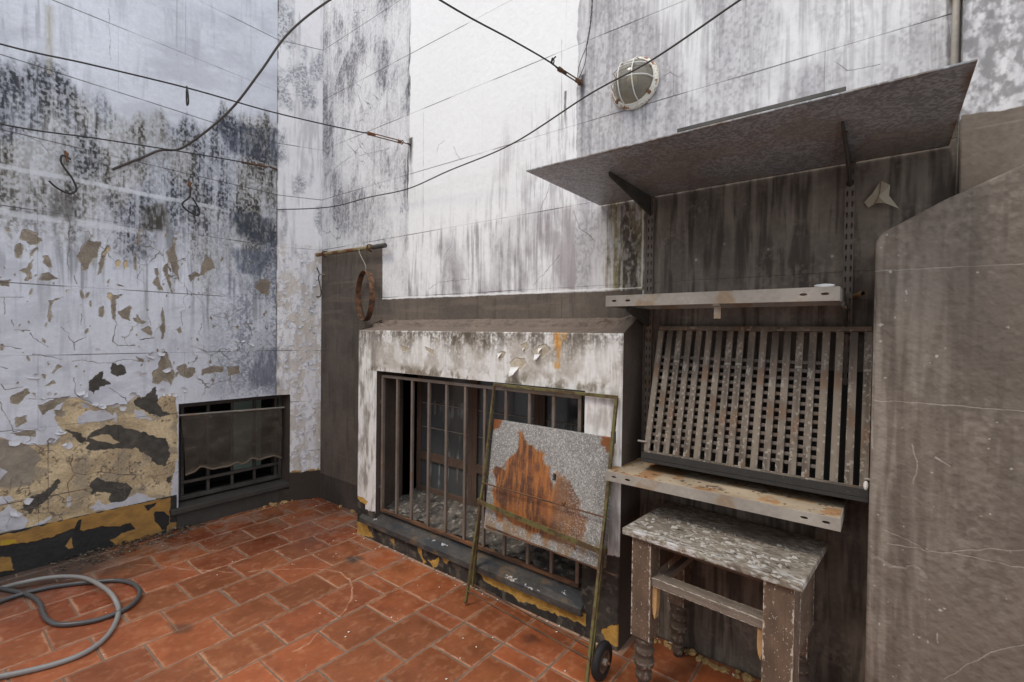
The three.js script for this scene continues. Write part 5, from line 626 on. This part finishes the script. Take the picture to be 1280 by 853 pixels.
// ---------------------------------------------------------------- folding hand truck leaning against the bay
const greenMat = tiled(256, 0.0008, (x, y) => { const n = fbm(x * 9, y * 9, 4, 9), m = fbm(x * 50, y * 50, 3, 50), r = ss(0.45, 0.62, n * 0.6 + m * 0.4); const c = mixc([98, 94, 54], [72, 54, 38], r * 0.9); return [c[0] + m * 14, c[1] + m * 12, c[2] + m * 8, m, 0.6 + r * 0.3]; });
{
  const o = thing('folding_trolley', 'rusty olive green folding frame trolley with one small black wheel leaning on the window bay', 'trolley');
  const az = (y) => lerp(-2.035, -2.2, y / 1.29), onA = (px, py) => { let p = onZ(px, py, -2.1); for (let i = 0; i < 4; i++) p = onZ(px, py, az(p.y)); return p; };
  const fl = onY(582, 757), rf = onY(729, 866); fl.z = -2.035; const tl = onA(618, 481), tr = onA(771, 497), n = new THREE.Vector3(0, 0, 1); fl.y = 0.012; rf.y = 0.012; rf.z = Math.min(rf.z, -1.9);
  const lv = [tl, tr].map((p) => p.clone());
  // main frame: flat-section tube bent into a long U
  const ml = onA(605, 600), mr = onA(757, 640); part(o, 'frame_leg', merged([flatBar(fl, ml, 0.014, 0.02), flatBar(ml, tl, 0.012, 0.018)]), greenMat); part(o, 'frame_leg', merged([flatBar(rf, mr, 0.014, 0.02), flatBar(mr, tr, 0.016, 0.02)]), greenMat);
  part(o, 'top_bar', flatBar(tl.clone().add(new THREE.Vector3(-0.006, 0, 0)), tr.clone().add(new THREE.Vector3(0.006, 0, 0)), 0.018, 0.012), greenMat);
  part(o, 'hinge_lug', bx(mr.x - 0.0, mr.x + 0.022, 1.06, 1.12, az(1.09) - 0.012, az(1.09) + 0.006, 0.002), darkSteelMat);
  // lower folding frame with the wheel
  const b0 = onA(601, 626), b1 = onA(754, 689), fz = new THREE.Vector3(0, 0, 0.02), bl = onY(592, 735); bl.z = Math.max(bl.z, -2.2); bl.y = 0.01; const ax = new THREE.Vector3(-1.055, 0.085, -2.0);
  part(o, 'folding_leg', flatBar(b0, bl, 0.013, 0.018), greenMat); part(o, 'folding_leg', flatBar(b1, ax, 0.014, 0.018), greenMat);
  part(o, 'cross_bar', flatBar(b0.clone().add(fz).add(new THREE.Vector3(-0.015, 0, 0)), b1.clone().add(fz).add(new THREE.Vector3(0.014, 0, 0)), 0.028, 0.004), greenMat, undefined, 'flat olive green cross bar'); part(o, 'strap_end', merged([bx(b1.x - 0.014, b1.x + 0.018, b1.y - 0.016, b1.y + 0.016, b1.z - 0.014, b1.z + 0.0185, 0.004)]), greenMat); part(o, 'strap_end', bx(b0.x - 0.018, b0.x + 0.012, b0.y - 0.014, b0.y + 0.014, b0.z - 0.014, b0.z + 0.0185, 0.004), greenMat);
  const w1 = onA(604, 603), w2 = onA(757, 646); part(o, 'wire_bar', rod(w1.add(new THREE.Vector3(0, 0, 0.012)), w2.add(new THREE.Vector3(0, 0, 0.012)), 0.0045), rustMat); const w3 = onA(607, 659), w4 = onA(766, 721); part(o, 'wire_bar', rod(w3.clone().add(new THREE.Vector3(-0.01, 0, -0.014)), w4.clone().add(new THREE.Vector3(0.01, 0, -0.014)), 0.005), rustMat); part(o, 'bolt', rod(onA(706, 629).add(new THREE.Vector3(0, 0, 0.0)), onA(706, 629).add(new THREE.Vector3(0, 0, 0.022)), 0.008), rustMat);
  const k1 = fl.clone().lerp(ml, 0.1), k2 = rf.clone().lerp(mr, 0.14); part(o, 'wire_bar', rod(k1.clone().add(new THREE.Vector3(-0.015, 0, 0)), k2, 0.005), rustMat); const k3 = bl.clone().lerp(b0, 0.03), k4 = ax.clone().lerp(b1, 0.06); part(o, 'wire_bar', rod(k3, k4, 0.005), rustMat); part(o, 'axle', rod([-1.075, 0.085, -2.0], [-0.965, 0.085, -2.0], 0.006), rustMat);
  { const rub = new THREE.MeshStandardMaterial({ color: 0x1b1a1a, roughness: 0.75 }), L = (p) => { const g = new THREE.LatheGeometry(p.map(([r, y]) => new THREE.Vector2(r, y)), 40); g.rotateZ(-Math.PI / 2); g.translate(-1.005, 0.085, -2.0); return g; }; const ty = part(o, 'wheel', L([[0.05, -0.016], [0.066, -0.019], [0.08, -0.014], [0.085, -0.004], [0.085, 0.004], [0.08, 0.014], [0.066, 0.019], [0.05, 0.016]]), rub); part(ty, 'wheel_disc', L([[0.001, 0.008], [0.018, 0.01], [0.022, 0.004], [0.04, 0.006], [0.05, 0.014], [0.052, 0.012], [0.05, -0.014], [0.04, -0.006], [0.001, -0.008]]), rustMat); part(ty, 'hub', L([[0.001, 0.024], [0.012, 0.024], [0.014, 0.02], [0.014, 0.0]]), steelMat); }
  // speckled enamel panel standing in the trolley
  const P = thing('enamel_panel', 'grey speckled metal panel with a large rust stain, propped in the folding trolley', 'panel');
  const yb = 0.45, yt = 1.085, tilt = Math.atan2(0.165, 1.29), Wd = 0.775, Hh = 0.64, Tk = 0.04; const T = new Coat(-0.01, -0.01, Wd + 0.01, Hh + 0.05, 620);
  T.each((k, u, v) => { const s = fr(u * 210, v * 210, 2), s2 = fr(u * 120 + 5, v * 120, 3), n = fr(u * 5, v * 5, 5); let b = 142 + (n - 0.5) * 50 + (s2 - 0.5) * 30; b = lerp(b, 200, ss(0.6, 0.72, s) * 0.8); b = lerp(b, 108, ss(0.38, 0.26, s) * 0.7); T.set(k, b, b * 0.985, b * 0.96, (s - 0.5) * 0.0006); });
  T.poly([[0.04, 0.10], [0.1, 0.09], [0.35, 0.06], [0.62, 0.06], [0.66, 0.16], [0.62, 0.3], [0.55, 0.37], [0.47, 0.4], [0.46, 0.33], [0.42, 0.42], [0.36, 0.5], [0.3, 0.52], [0.27, 0.5], [0.23, 0.57], [0.205, 0.58], [0.19, 0.47], [0.14, 0.43], [0.11, 0.36], [0.05, 0.37], [0.045, 0.28]], { warp: 0.03, freq: 30, soft: 0.012, pad: 0 }, (k, a, u, v) => { const st = runs(u, v, 40, 0.2, 2), n = fr(u * 9, v * 9, 5), sp = fr(u * 210, v * 210, 2); let c = mixc([138, 80, 42], [86, 50, 30], ss(0.38, 0.6, n)); c = mixc(c, [184, 112, 48], ss(0.46, 0.62, st) * 0.75); c = mixc(c, [120, 96, 80], ss(0.42, 0.52, u) * 0.55); T.mix(k, c, a * (0.93 - 0.5 * ss(0.55, 0.66, sp) * (0.25 + ss(0.45, 0.62, u)))); });
  T.each((k, u, v) => { T.mix(k, [140, 98, 52], ss(0.2, 0.02, v + (fbm(u * 9, v * 9, 3) - 0.5) * 0.16) * ss(0.4, 0.7, fbm(u * 30, v * 10, 3)) * 0.6); const cr = Math.min(Math.hypot(u, v - Hh), Math.hypot(u - Wd, v - Hh)); T.mix(k, [128, 76, 40], ss(0.075, 0.05, cr + (fbm(u * 40, v * 40, 3) - 0.5) * 0.05)); });
  const mat = new THREE.MeshStandardMaterial({ roughness: 0.5, side: THREE.DoubleSide, ...T.textures(0.001) });
  const hole = new THREE.Shape(); hole.moveTo(0, 0); hole.lineTo(Wd, 0); hole.lineTo(Wd, Hh); hole.lineTo(0, Hh); hole.lineTo(0, 0); const e = new THREE.Path(); e.moveTo(0.445, 0.365); e.lineTo(0.447, 0.405); e.lineTo(0.468, 0.4); e.lineTo(0.468, 0.36); e.lineTo(0.445, 0.365); hole.holes.push(e);
  const g = new THREE.ExtrudeGeometry(hole, { depth: Tk - 0.006, bevelEnabled: true, bevelSize: 0.003, bevelThickness: 0.003, bevelSegments: 2, bevelOffset: -0.003 }); g.clearGroups(); g.translate(0, 0, -Tk + 0.003); const pp = g.attributes.position, uv = g.attributes.uv; for (let i = 0; i < pp.count; i++) uv.setXY(i, ...T.uv(pp.getX(i), pp.getY(i) - pp.getZ(i) * 0.5)); part(P, 'panel_face', g, mat); part(P, 'panel_back', bx(0.01, Wd - 0.01, 0.01, Hh - 0.01, -Tk - 0.004, -Tk - 0.0005, 0), darkSteelMat);
  P.position.set(-1.842, yb - 0.002, az(yb) - 0.018); P.rotation.set(-tilt, 0, 0);
}

// ---------------------------------------------------------------- hose on the tiles
{
  const o = thing('garden_hose', 'grey garden hose lying in loose loops on the tiles by the left wall', 'hose');
  const mat = new THREE.MeshStandardMaterial({ color: 0x8b8987, roughness: 0.34 }), mat2 = new THREE.MeshStandardMaterial({ color: 0x4f4f50, roughness: 0.34 }), R = 0.0125, px = [[-60, 762], [-20, 744], [0, 736], [30, 728], [60, 722.5], [85, 721], [105, 723], [128, 734], [141, 746], [147, 758], [147, 770], [142, 783], [133, 796], [118, 809], [98, 820], [70, 830], [35, 839], [0, 846], [-40, 852]];
  const px2 = [[-60, 775], [-20, 760], [0, 752], [30, 742], [60, 735], [90, 730.5], [120, 727.5], [145, 726], [163, 729], [172, 735], [174, 743], [169, 752], [158, 761], [140, 769], [118, 776], [95, 780], [74, 781], [60, 776], [53, 766], [50, 756], [44, 749], [32, 743], [15, 739], [-20, 732], [-60, 728]];
  const P = (l, f) => l.map(([x, y], i) => { const h = f(i / (l.length - 1)); return onY(x, y, h); });
  part(o, 'hose_loop', tube(P(px, (t) => (t > 0.15 && t < 0.5 ? R * 3.0 - R * 0.0 : R) + 0.001).map((p, i, a) => p), R, 160, 10), mat); part(o, 'hose_loop', tube(P(px2, () => R + 0.001), R, 200, 10), mat2);
}

// ---------------------------------------------------------------- leaf litter and chips on the floor
{
  const r = rng(44), leaves = [], a0 = onY(105, 748), b0 = onY(275, 688); for (let i = 0; i < 800; i++) { const t = Math.pow(r(), 0.9), p = a0.clone().lerp(b0, t), s = 0.007 + r() * r() * 0.03; p.x = LX + 0.02 + Math.pow(r(), 1.6) * (0.26 * (1 - t * 0.5)); p.z += (r() - 0.5) * 0.25; const q = new THREE.PlaneGeometry(s, s * (0.2 + r() * 0.35), 3, 1), pp = q.attributes.position; for (let k = 0; k < pp.count; k++) pp.setZ(k, Math.sin(pp.getX(k) / s * 3) * s * 0.15); q.rotateX(-Math.PI / 2 + (r() - 0.5) * 1.2); q.rotateY(r() * 6.28); q.translate(p.x, 0.006 + r() * 0.022 * (1 - (p.x - LX) * 2.5 > 0 ? 1 - (p.x - LX) * 2.5 : 0.1), p.z); const c = new Float32Array(pp.count * 3), b = 0.03 + r() * r() * 0.26; for (let k = 0; k < pp.count; k++) c.set([b, b * 0.78, b * 0.55], k * 3); q.setAttribute('color', new THREE.BufferAttribute(c, 3)); q.computeVertexNormals(); leaves.push(q.toNonIndexed()); }
  const m = part(scene, 'leaf_litter', mergeGeometries(leaves), new THREE.MeshStandardMaterial({ vertexColors: true, roughness: 0.95, side: THREE.DoubleSide })); tag(m, 'dry broken leaves swept against the black and ochre skirting', 'leaf litter', null, 'stuff');
  const chips = []; const spots = [[184, 620 + 42], [203, 683], [218, 681], [395, 633], [390, 646], [412, 681], [398, 694], [420, 693], [382, 688], [452, 680], [450, 686], [469, 687], [522, 733], [549, 735], [580, 732], [569, 733], [500, 764], [436, 791], [432, 797], [558, 850], [579, 799], [595, 810], [616, 790 + 8], [230, 660], [349, 682], [345, 626], [290, 703], [400, 768], [445, 752], [489, 773], [497, 774], [696, 791], [706, 840], [160, 708], [148, 690]];
  for (const [x, y] of spots) for (let k = 0; k < 1; k++) chips.push([onY(x, y), 0.0028 + r() * 0.0045]); for (let i = 0; i < 30; i++) { const p = new THREE.Vector3(lerp(-4.3, -1.2, r()), 0, lerp(-2.4, -0.6, r())); if (p.x > BXL - 0.05 && p.z < FZ) continue; chips.push([p, 0.002 + r() * 0.004]); } for (let i = 0; i < 70; i++) { const t = r(); chips.push([t < 0.7 ? new THREE.Vector3(lerp(BXL, -1.1, r()), 0, FZ + 0.004 + r() * r() * 0.05) : new THREE.Vector3(lerp(-0.95, -0.3, r()), 0, BZ + 0.01 + r() * 0.06), 0.002 + r() * 0.007]); }
  const gs = chips.map(([p, s]) => { const g = new THREE.TetrahedronGeometry(s, 0); g.scale(1.5, 0.45, 1); g.rotateY(r() * 6); g.translate(p.x, 0.003 + s * 0.15, p.z); return g; }); tag(part(scene, 'paint_chips', mergeGeometries(gs), new THREE.MeshStandardMaterial({ color: 0xd9d3c8, roughness: 0.9 })), 'tiny pale chips of fallen paint scattered over the terracotta tiles', 'paint chips', null, 'stuff');
  const crumbs = []; for (let i = 0; i < 60; i++) { const s = 0.006 + r() * r() * 0.022, g = new THREE.IcosahedronGeometry(s, 1), p = g.attributes.position; for (let k = 0; k < p.count; k++) { const f = 0.7 + 0.6 * vn(p.getX(k) * 120 + i, p.getY(k) * 120 + p.getZ(k) * 80); p.setXYZ(k, p.getX(k) * f, p.getY(k) * f * 0.6, p.getZ(k) * f); } g.computeVertexNormals(); g.translate(lerp(-1.0, -0.35, r()), s * 0.3, BZ + 0.015 + r() * 0.05); crumbs.push(g); } for (const [x, y, n] of [[352, 629, 9], [343, 632, 7], [362, 625, 6], [440, 640, 6], [425, 634, 4], [330, 636, 4]]) for (let q = 0; q < n; q++) { const s = 0.006 + r() * r() * 0.02, g = new THREE.IcosahedronGeometry(s, 1), b = onY(x, y), p = g.attributes.position; for (let k = 0; k < p.count; k++) { const f = 0.7 + 0.6 * vn(p.getX(k) * 120 + q, p.getY(k) * 120 + p.getZ(k) * 80); p.setXYZ(k, p.getX(k) * f, p.getY(k) * f * 0.6, p.getZ(k) * f); } g.computeVertexNormals(); g.translate(b.x + (r() - 0.5) * 0.07, s * 0.3, b.z + (r() - 0.5) * 0.05); crumbs.push(g); } tag(part(scene, 'plaster_crumbs', mergeGeometries(crumbs), browns([176, 146, 96], 1)), 'ochre crumbs of fallen plaster lying along the foot of the walls', 'rubble', null, 'stuff');
}

// ---------------------------------------------------------------- lines, hooks and things hanging on the walls
const V3 = (x, y, z) => new THREE.Vector3(x, y, z);
function turnbuckle(o, a, b) { // two side bars between end blocks, hook eye at the wall
  const u = b.clone().sub(a).normalize(), s = V3(0, 1, 0).cross(u).normalize().multiplyScalar(0.009), w = u.clone().cross(s).normalize().multiplyScalar(0.009); const t = part(o, 'turnbuckle', merged([rod(a.clone().add(w), b.clone().add(w), 0.004), rod(a.clone().sub(w), b.clone().sub(w), 0.004)]), rustMat);
  for (const p of [a, b]) part(t, 'end_block', rod(p.clone().addScaledVector(u, -0.01), p.clone().addScaledVector(u, 0.01), 0.014, 8), rustMat); part(t, 'threaded_rod', rod(a.clone().addScaledVector(u, -0.03), a.clone().addScaledVector(u, 0.05), 0.005), rustMat);
  const e = new THREE.TorusGeometry(0.014, 0.004, 6, 14); e.translate(b.x + u.x * 0.022, b.y + u.y * 0.022, b.z + u.z * 0.022); part(t, 'eye', e, rustMat);
}
{
  const a = thing('clothesline', 'thin clothesline with a rusty turnbuckle on the grey streaked end of the back wall', 'clothesline', 'wires across the courtyard'), bolt = onZ(513, 181, BZ), far = onY(0, 55, 3.0), dir = far.clone().sub(bolt).normalize();
  const mid = (px, py, t) => { const d = ray(px, py), z = lerp(bolt.z, far.z, t), k = z / d.z; return V3(d.x * k, EYE + d.y * k, z); }; const tA = mid(461, 167, 0.13), tB = mid(499, 177, 0.035);
  part(a, 'anchor', merged([rod([bolt.x, bolt.y, BZ - 0.02], [bolt.x, bolt.y, BZ + 0.03], 0.007), rod([bolt.x, bolt.y, BZ + 0.02], tB.clone(), 0.004)]), rustMat); turnbuckle(a, tA, tB);
  part(a, 'line', tube([tA, mid(440, 163, 0.19), mid(340, 140, 0.42), mid(236, 110.5, 0.66), mid(110, 80, 0.86), far, far.clone().add(V3(dir.x * (1.89 - far.z) / dir.z, 0.12, 1.89 - far.z))], 0.0046, 80, 6), wireMat);
  const c = mid(234, 110, 0.662), cl = thing('wire_clip', 'small bent wire clip hanging from the clothesline over the bluish wall', 'clip'); part(cl, 'loop', tube([c.clone().add(V3(0.0, 0.008, 0.004)), c.clone().add(V3(0.02, -0.02, 0.006)), c.clone().add(V3(0.016, -0.09, 0)), c.clone().add(V3(-0.004, -0.1, 0)), c.clone().add(V3(-0.014, -0.03, 0)), c.clone().add(V3(-0.004, 0.008, 0))], 0.0045, 40, 6), wireMat);
  const b = thing('clothesline', 'dark clothesline hooked to a thick rusty turnbuckle next to the bulkhead lamp', 'clothesline', 'wires across the courtyard'), bo = onZ(727, 105, BZ), fb = onY(550, 0, 3.04), db = fb.clone().sub(bo).normalize(), m2 = (px, py, t) => { const d = ray(px, py), z = lerp(bo.z, fb.z, t), k = z / d.z; return V3(d.x * k, EYE + d.y * k, z); };
  const uA = m2(700, 87, 0.17), uB = m2(722, 101, 0.04); part(b, 'anchor', merged([rod([bo.x, bo.y, BZ - 0.02], [bo.x, bo.y, BZ + 0.03], 0.008), rod([bo.x, bo.y, BZ + 0.02], uB, 0.005)]), rustMat); turnbuckle(b, uA, uB);
  part(b, 'line', tube([uA, m2(688, 78, 0.25), m2(640, 50, 0.55), fb, fb.clone().add(V3(db.x * (1.89 - fb.z) / db.z, 0.1, 1.89 - fb.z))], 0.0045, 50, 6), wireMat); { const k = m2(689, 78, 0.24); part(b, 'knot', tube([k, k.clone().add(V3(0.012, 0.016, 0.006)), k.clone().add(V3(0.024, -0.004, 0.008)), k.clone().add(V3(0.012, -0.016, 0)), k.clone().add(V3(0.002, 0.01, -0.006)), k.clone().add(V3(0.03, 0.022, 0))], 0.004, 40, 6), wireMat); }
  const w = thing('tie_wire', 'thin twisted tie wire rising from the thick rusty turnbuckle', 'wire', 'wires across the courtyard'), s0 = uB.clone(), e0 = onZ(741, -25, BZ + 0.03), pa = [], pb = []; for (let i = 0; i <= 24; i++) { const t = i / 24, p = s0.clone().lerp(e0, t).add(V3(Math.sin(t * 3.2) * 0.03, 0, 0)), k = t < 0.32 ? 0.018 * Math.sin(t / 0.32 * Math.PI) : 0.004; pa.push(p.clone().add(V3(k * (t < 0.32 ? 1 : Math.cos(t * 60)), 0, t < 0.32 ? 0 : k * Math.sin(t * 60)))); pb.push(p.clone().sub(V3(k * (t < 0.32 ? 1 : Math.cos(t * 60)), 0, t < 0.32 ? 0 : k * Math.sin(t * 60)))); } part(w, 'strand', tube(pa, 0.0022, 90, 5), wireMat); part(w, 'strand', tube(pb, 0.0022, 90, 5), wireMat);
  // line along the left wall to the corner
  const c2 = thing('clothesline', 'clothesline stretched close along the mouldy bluish wall to a rusty corner anchor', 'clothesline', 'wires across the courtyard'), q = (px, py, d) => onX(px, py, LX + d); part(c2, 'line', tube([q(338, 209, 0.06), q(250, 193.5, 0.12), q(120, 173, 0.2), q(0, 155, 0.28), onX(0, 155, LX + 0.28).add(V3(0.25, -0.02, 2.27))], 0.0045, 50, 6), wireMat); part(c2, 'anchor', merged([rod(q(338, 209, 0.06), [LX + 0.005, q(346, 212, 0).y, -2.125], 0.009), rod(q(302, 203, 0.085), q(334, 208.5, 0.062), 0.010)]), rustMat);
  // loose cable coming down to the left wall
  const c3 = thing('loose_cable', 'thick grey cable sagging from above down to the mouldy bluish wall', 'cable', 'wires across the courtyard'), m3 = (px, py, x) => onX(px, py, x); part(c3, 'cable', tube([q(140, 212, 0.006), q(152, 207, 0.008), q(180, 196, 0.02), q(200, 188, 0.03), m3(222, 187, -4.36), m3(250, 170, -4.25), m3(290, 135, -4.08), m3(325, 90, -3.9), m3(360, 42, -3.74), m3(412, 0, -3.55), m3(470, -30, -3.35)], 0.0085, 110, 8), cableMat);
  // long bowed wire in front of the lamp
  const c4 = thing('long_wire', 'long bowed dark wire running from the corner up past the bulkhead lamp', 'wire', 'wires across the courtyard'), dz = (px, py, z) => onZ(px, py, z); part(c4, 'wire', tube([onX(347, 262, LX + 0.01), dz(385, 261, -2.29), dz(418, 258, -2.38), dz(460, 247, -2.4), dz(510, 236, -2.4), dz(560, 214, -2.36), dz(640, 180, -2.3), dz(740, 116, -2.2), dz(815, 75, -2.1), dz(925, 0, -2.0), dz(1000, -50, -1.95)], 0.0046, 140, 6), cableMat);
  // S hooks
  for (const [px, py, lab, dir2, sh] of [[82, 196, 'open rusty wire hook hanging from an orange wall bolt over the mouldy wall', 1, 0], [236, 232, 'closed rusty wire loop hanging from a corroded wall bolt over the dark stain', -1, 1]]) {
    const o = thing('wall_hook', lab, 'hook', 'hooks on the bluish wall'), p = q(px, py, 0.0); part(o, 'bolt', merged([rod([LX - 0.02, p.y, p.z], [LX + 0.035, p.y + 0.012, p.z], 0.011), rod([LX + 0.03, p.y + 0.03, p.z + 0.01], [LX + 0.034, p.y - 0.04, p.z - 0.004], 0.008)]), rustMat);
    const x = LX + 0.035, pts = sh ? [[x, p.y - 0.02, p.z], [x + 0.01, p.y - 0.1, p.z + 0.01], [x + 0.01, p.y - 0.17, p.z + 0.06], [x + 0.01, p.y - 0.215, p.z + 0.02], [x + 0.01, p.y - 0.235, p.z - 0.05], [x + 0.01, p.y - 0.2, p.z - 0.06], [x + 0.006, p.y - 0.1, p.z - 0.012]] : [[x, p.y - 0.02, p.z - 0.02], [x, p.y - 0.005, p.z + 0.022], [x + 0.004, p.y - 0.05, p.z + 0.03], [x + 0.01, p.y - 0.16, p.z - 0.03], [x + 0.01, p.y - 0.225, p.z - 0.045], [x + 0.01, p.y - 0.255, p.z - 0.01], [x + 0.01, p.y - 0.225, p.z + 0.06], [x + 0.01, p.y - 0.195, p.z + 0.09]]; part(o, 'hook', tube(pts, 0.0062, 60, 7), wireMat);
  }
  // wooden pole with hoop on the brown strip
  const pole = thing('wooden_pole', 'mottled horizontal pole fixed over the brown painted strip', 'pole'), pl = onZ(396, 319, -2.41), pr = onZ(481, 307, -2.41); part(pole, 'pole', rod(pl, pr, 0.017, 12), tiled(256, 0.001, (x, y) => { const n = fbm(x * 9, y * 5, 4, 5), m = fbm(x * 50, y * 50, 2, 50), r = ss(0.45, 0.62, n); const c = mixc([128, 118, 82], [104, 62, 34], r); return [c[0] + m * 16, c[1] + m * 14, c[2] + m * 10, m, 0.7]; })); part(pole, 'end_sleeve', rod(pr.clone().lerp(pl, 0.16), pr.clone().lerp(pl, -0.005), 0.0195, 12), darkSteelMat);
  for (const t of [0.13, 0.8]) { const p = pl.clone().lerp(pr, t); part(pole, 'staple', tube([[p.x, p.y + 0.01, BZ - 0.01], [p.x, p.y + 0.024, -2.42], [p.x, p.y + 0.018, -2.39], [p.x, p.y - 0.016, -2.388], [p.x, p.y - 0.03, -2.43]], 0.006, 24, 6), rustMat); }
  const hoop = thing('iron_hoop', 'rusty flat iron hoop hanging on a wire from the wooden pole', 'hoop'), hc = onZ(456, 370, -2.375); { const R = 0.205, g = new THREE.LatheGeometry([[R, -0.023], [R + 0.003, -0.0225], [R + 0.003, 0.0225], [R, 0.023], [R - 0.001, 0], [R, -0.023]].map(([r, y]) => new THREE.Vector2(r, y)), 72); g.rotateX(Math.PI / 2); g.rotateY(-0.33); g.translate(hc.x, hc.y, hc.z); part(hoop, 'band', metreUV(g, 3), rustMat); const tp = V3(hc.x, hc.y + R, hc.z), top = pl.clone().lerp(pr, 0.68); part(hoop, 'hanging_wire', tube([top.clone().add(V3(-0.02, -0.01, 0.022)), top.clone().add(V3(0, 0.019, 0.0)), top.clone().add(V3(0.008, -0.02, 0.022)), tp.clone().add(V3(0.01, 0.03, 0)), tp.clone().add(V3(0.004, -0.008, 0.004))], 0.004, 40, 6), paleWireMat); }
  const sh = thing('wire_hook', 'thin bent wire hook on the white corner strip next to the wooden pole', 'hook'), h0 = onZ(403, 343, BZ + 0.02); part(sh, 'nail', rod([h0.x - 0.0, h0.y, BZ - 0.02], [h0.x - 0.01, h0.y, BZ + 0.045], 0.006), steelMat); { const hz = BZ + 0.035, f = (x, y) => { const p = onZ(x, y, hz); return [p.x, p.y, p.z]; }; part(sh, 'hook', tube([f(394.5, 330), f(396.5, 336), f(399, 343), f(398, 347), f(399.5, 355), f(401, 364), f(400.5, 370), f(397.5, 371.5), f(394.5, 370)], 0.005, 50, 6), wireMat); }
  // dry leaf caught on the wall
  const lf = thing('dry_leaf', 'single pale dry leaf stuck to the dark wall under the hammered sheet shelf', 'leaf'), P2 = (x, y, d) => { const p = onZ(1000 + x * 0.2814, 140 + y * 0.2814, BZ + d); return [p.x, p.y, p.z]; }, ct = P2(350, 375, 0.035), rim = [[360, 305, 0.012], [402, 325, 0.03], [396, 372, 0.022], [442, 430, 0.006], [380, 405, 0.03], [340, 405, 0.018], [305, 425, 0.012], [285, 402, 0.008], [325, 360, 0.03]].map((p) => P2(...p)), tri = []; for (let i = 0; i < rim.length; i++) { const n = rim[(i + 1) % rim.length]; tri.push([[ct, rim[i], n, n]]); } part(lf, 'blade', quads(tri), new THREE.MeshPhysicalMaterial({ color: new THREE.Color(0.5, 0.44, 0.34), roughness: 0.9, transmission: 0.1, thickness: 0, side: THREE.DoubleSide })); part(lf, 'midrib', tube([P2(360, 306, 0.015), P2(350, 375, 0.037), P2(330, 408, 0.02)], 0.0016, 12, 5), browns([140, 118, 84], 1));
}

// ---------------------------------------------------------------- the far side of the courtyard, where the lines are tied
{ const o = thing('opposite_wall', 'plain pale rendered wall facing the window bay across the courtyard', 'wall'); part(o, 'wall_body', bx(-4.76, 2.6, 0, 3.5, 1.9, 2.15, 0), browns([186, 182, 176], 1)); }

renderer.render(scene, camera);
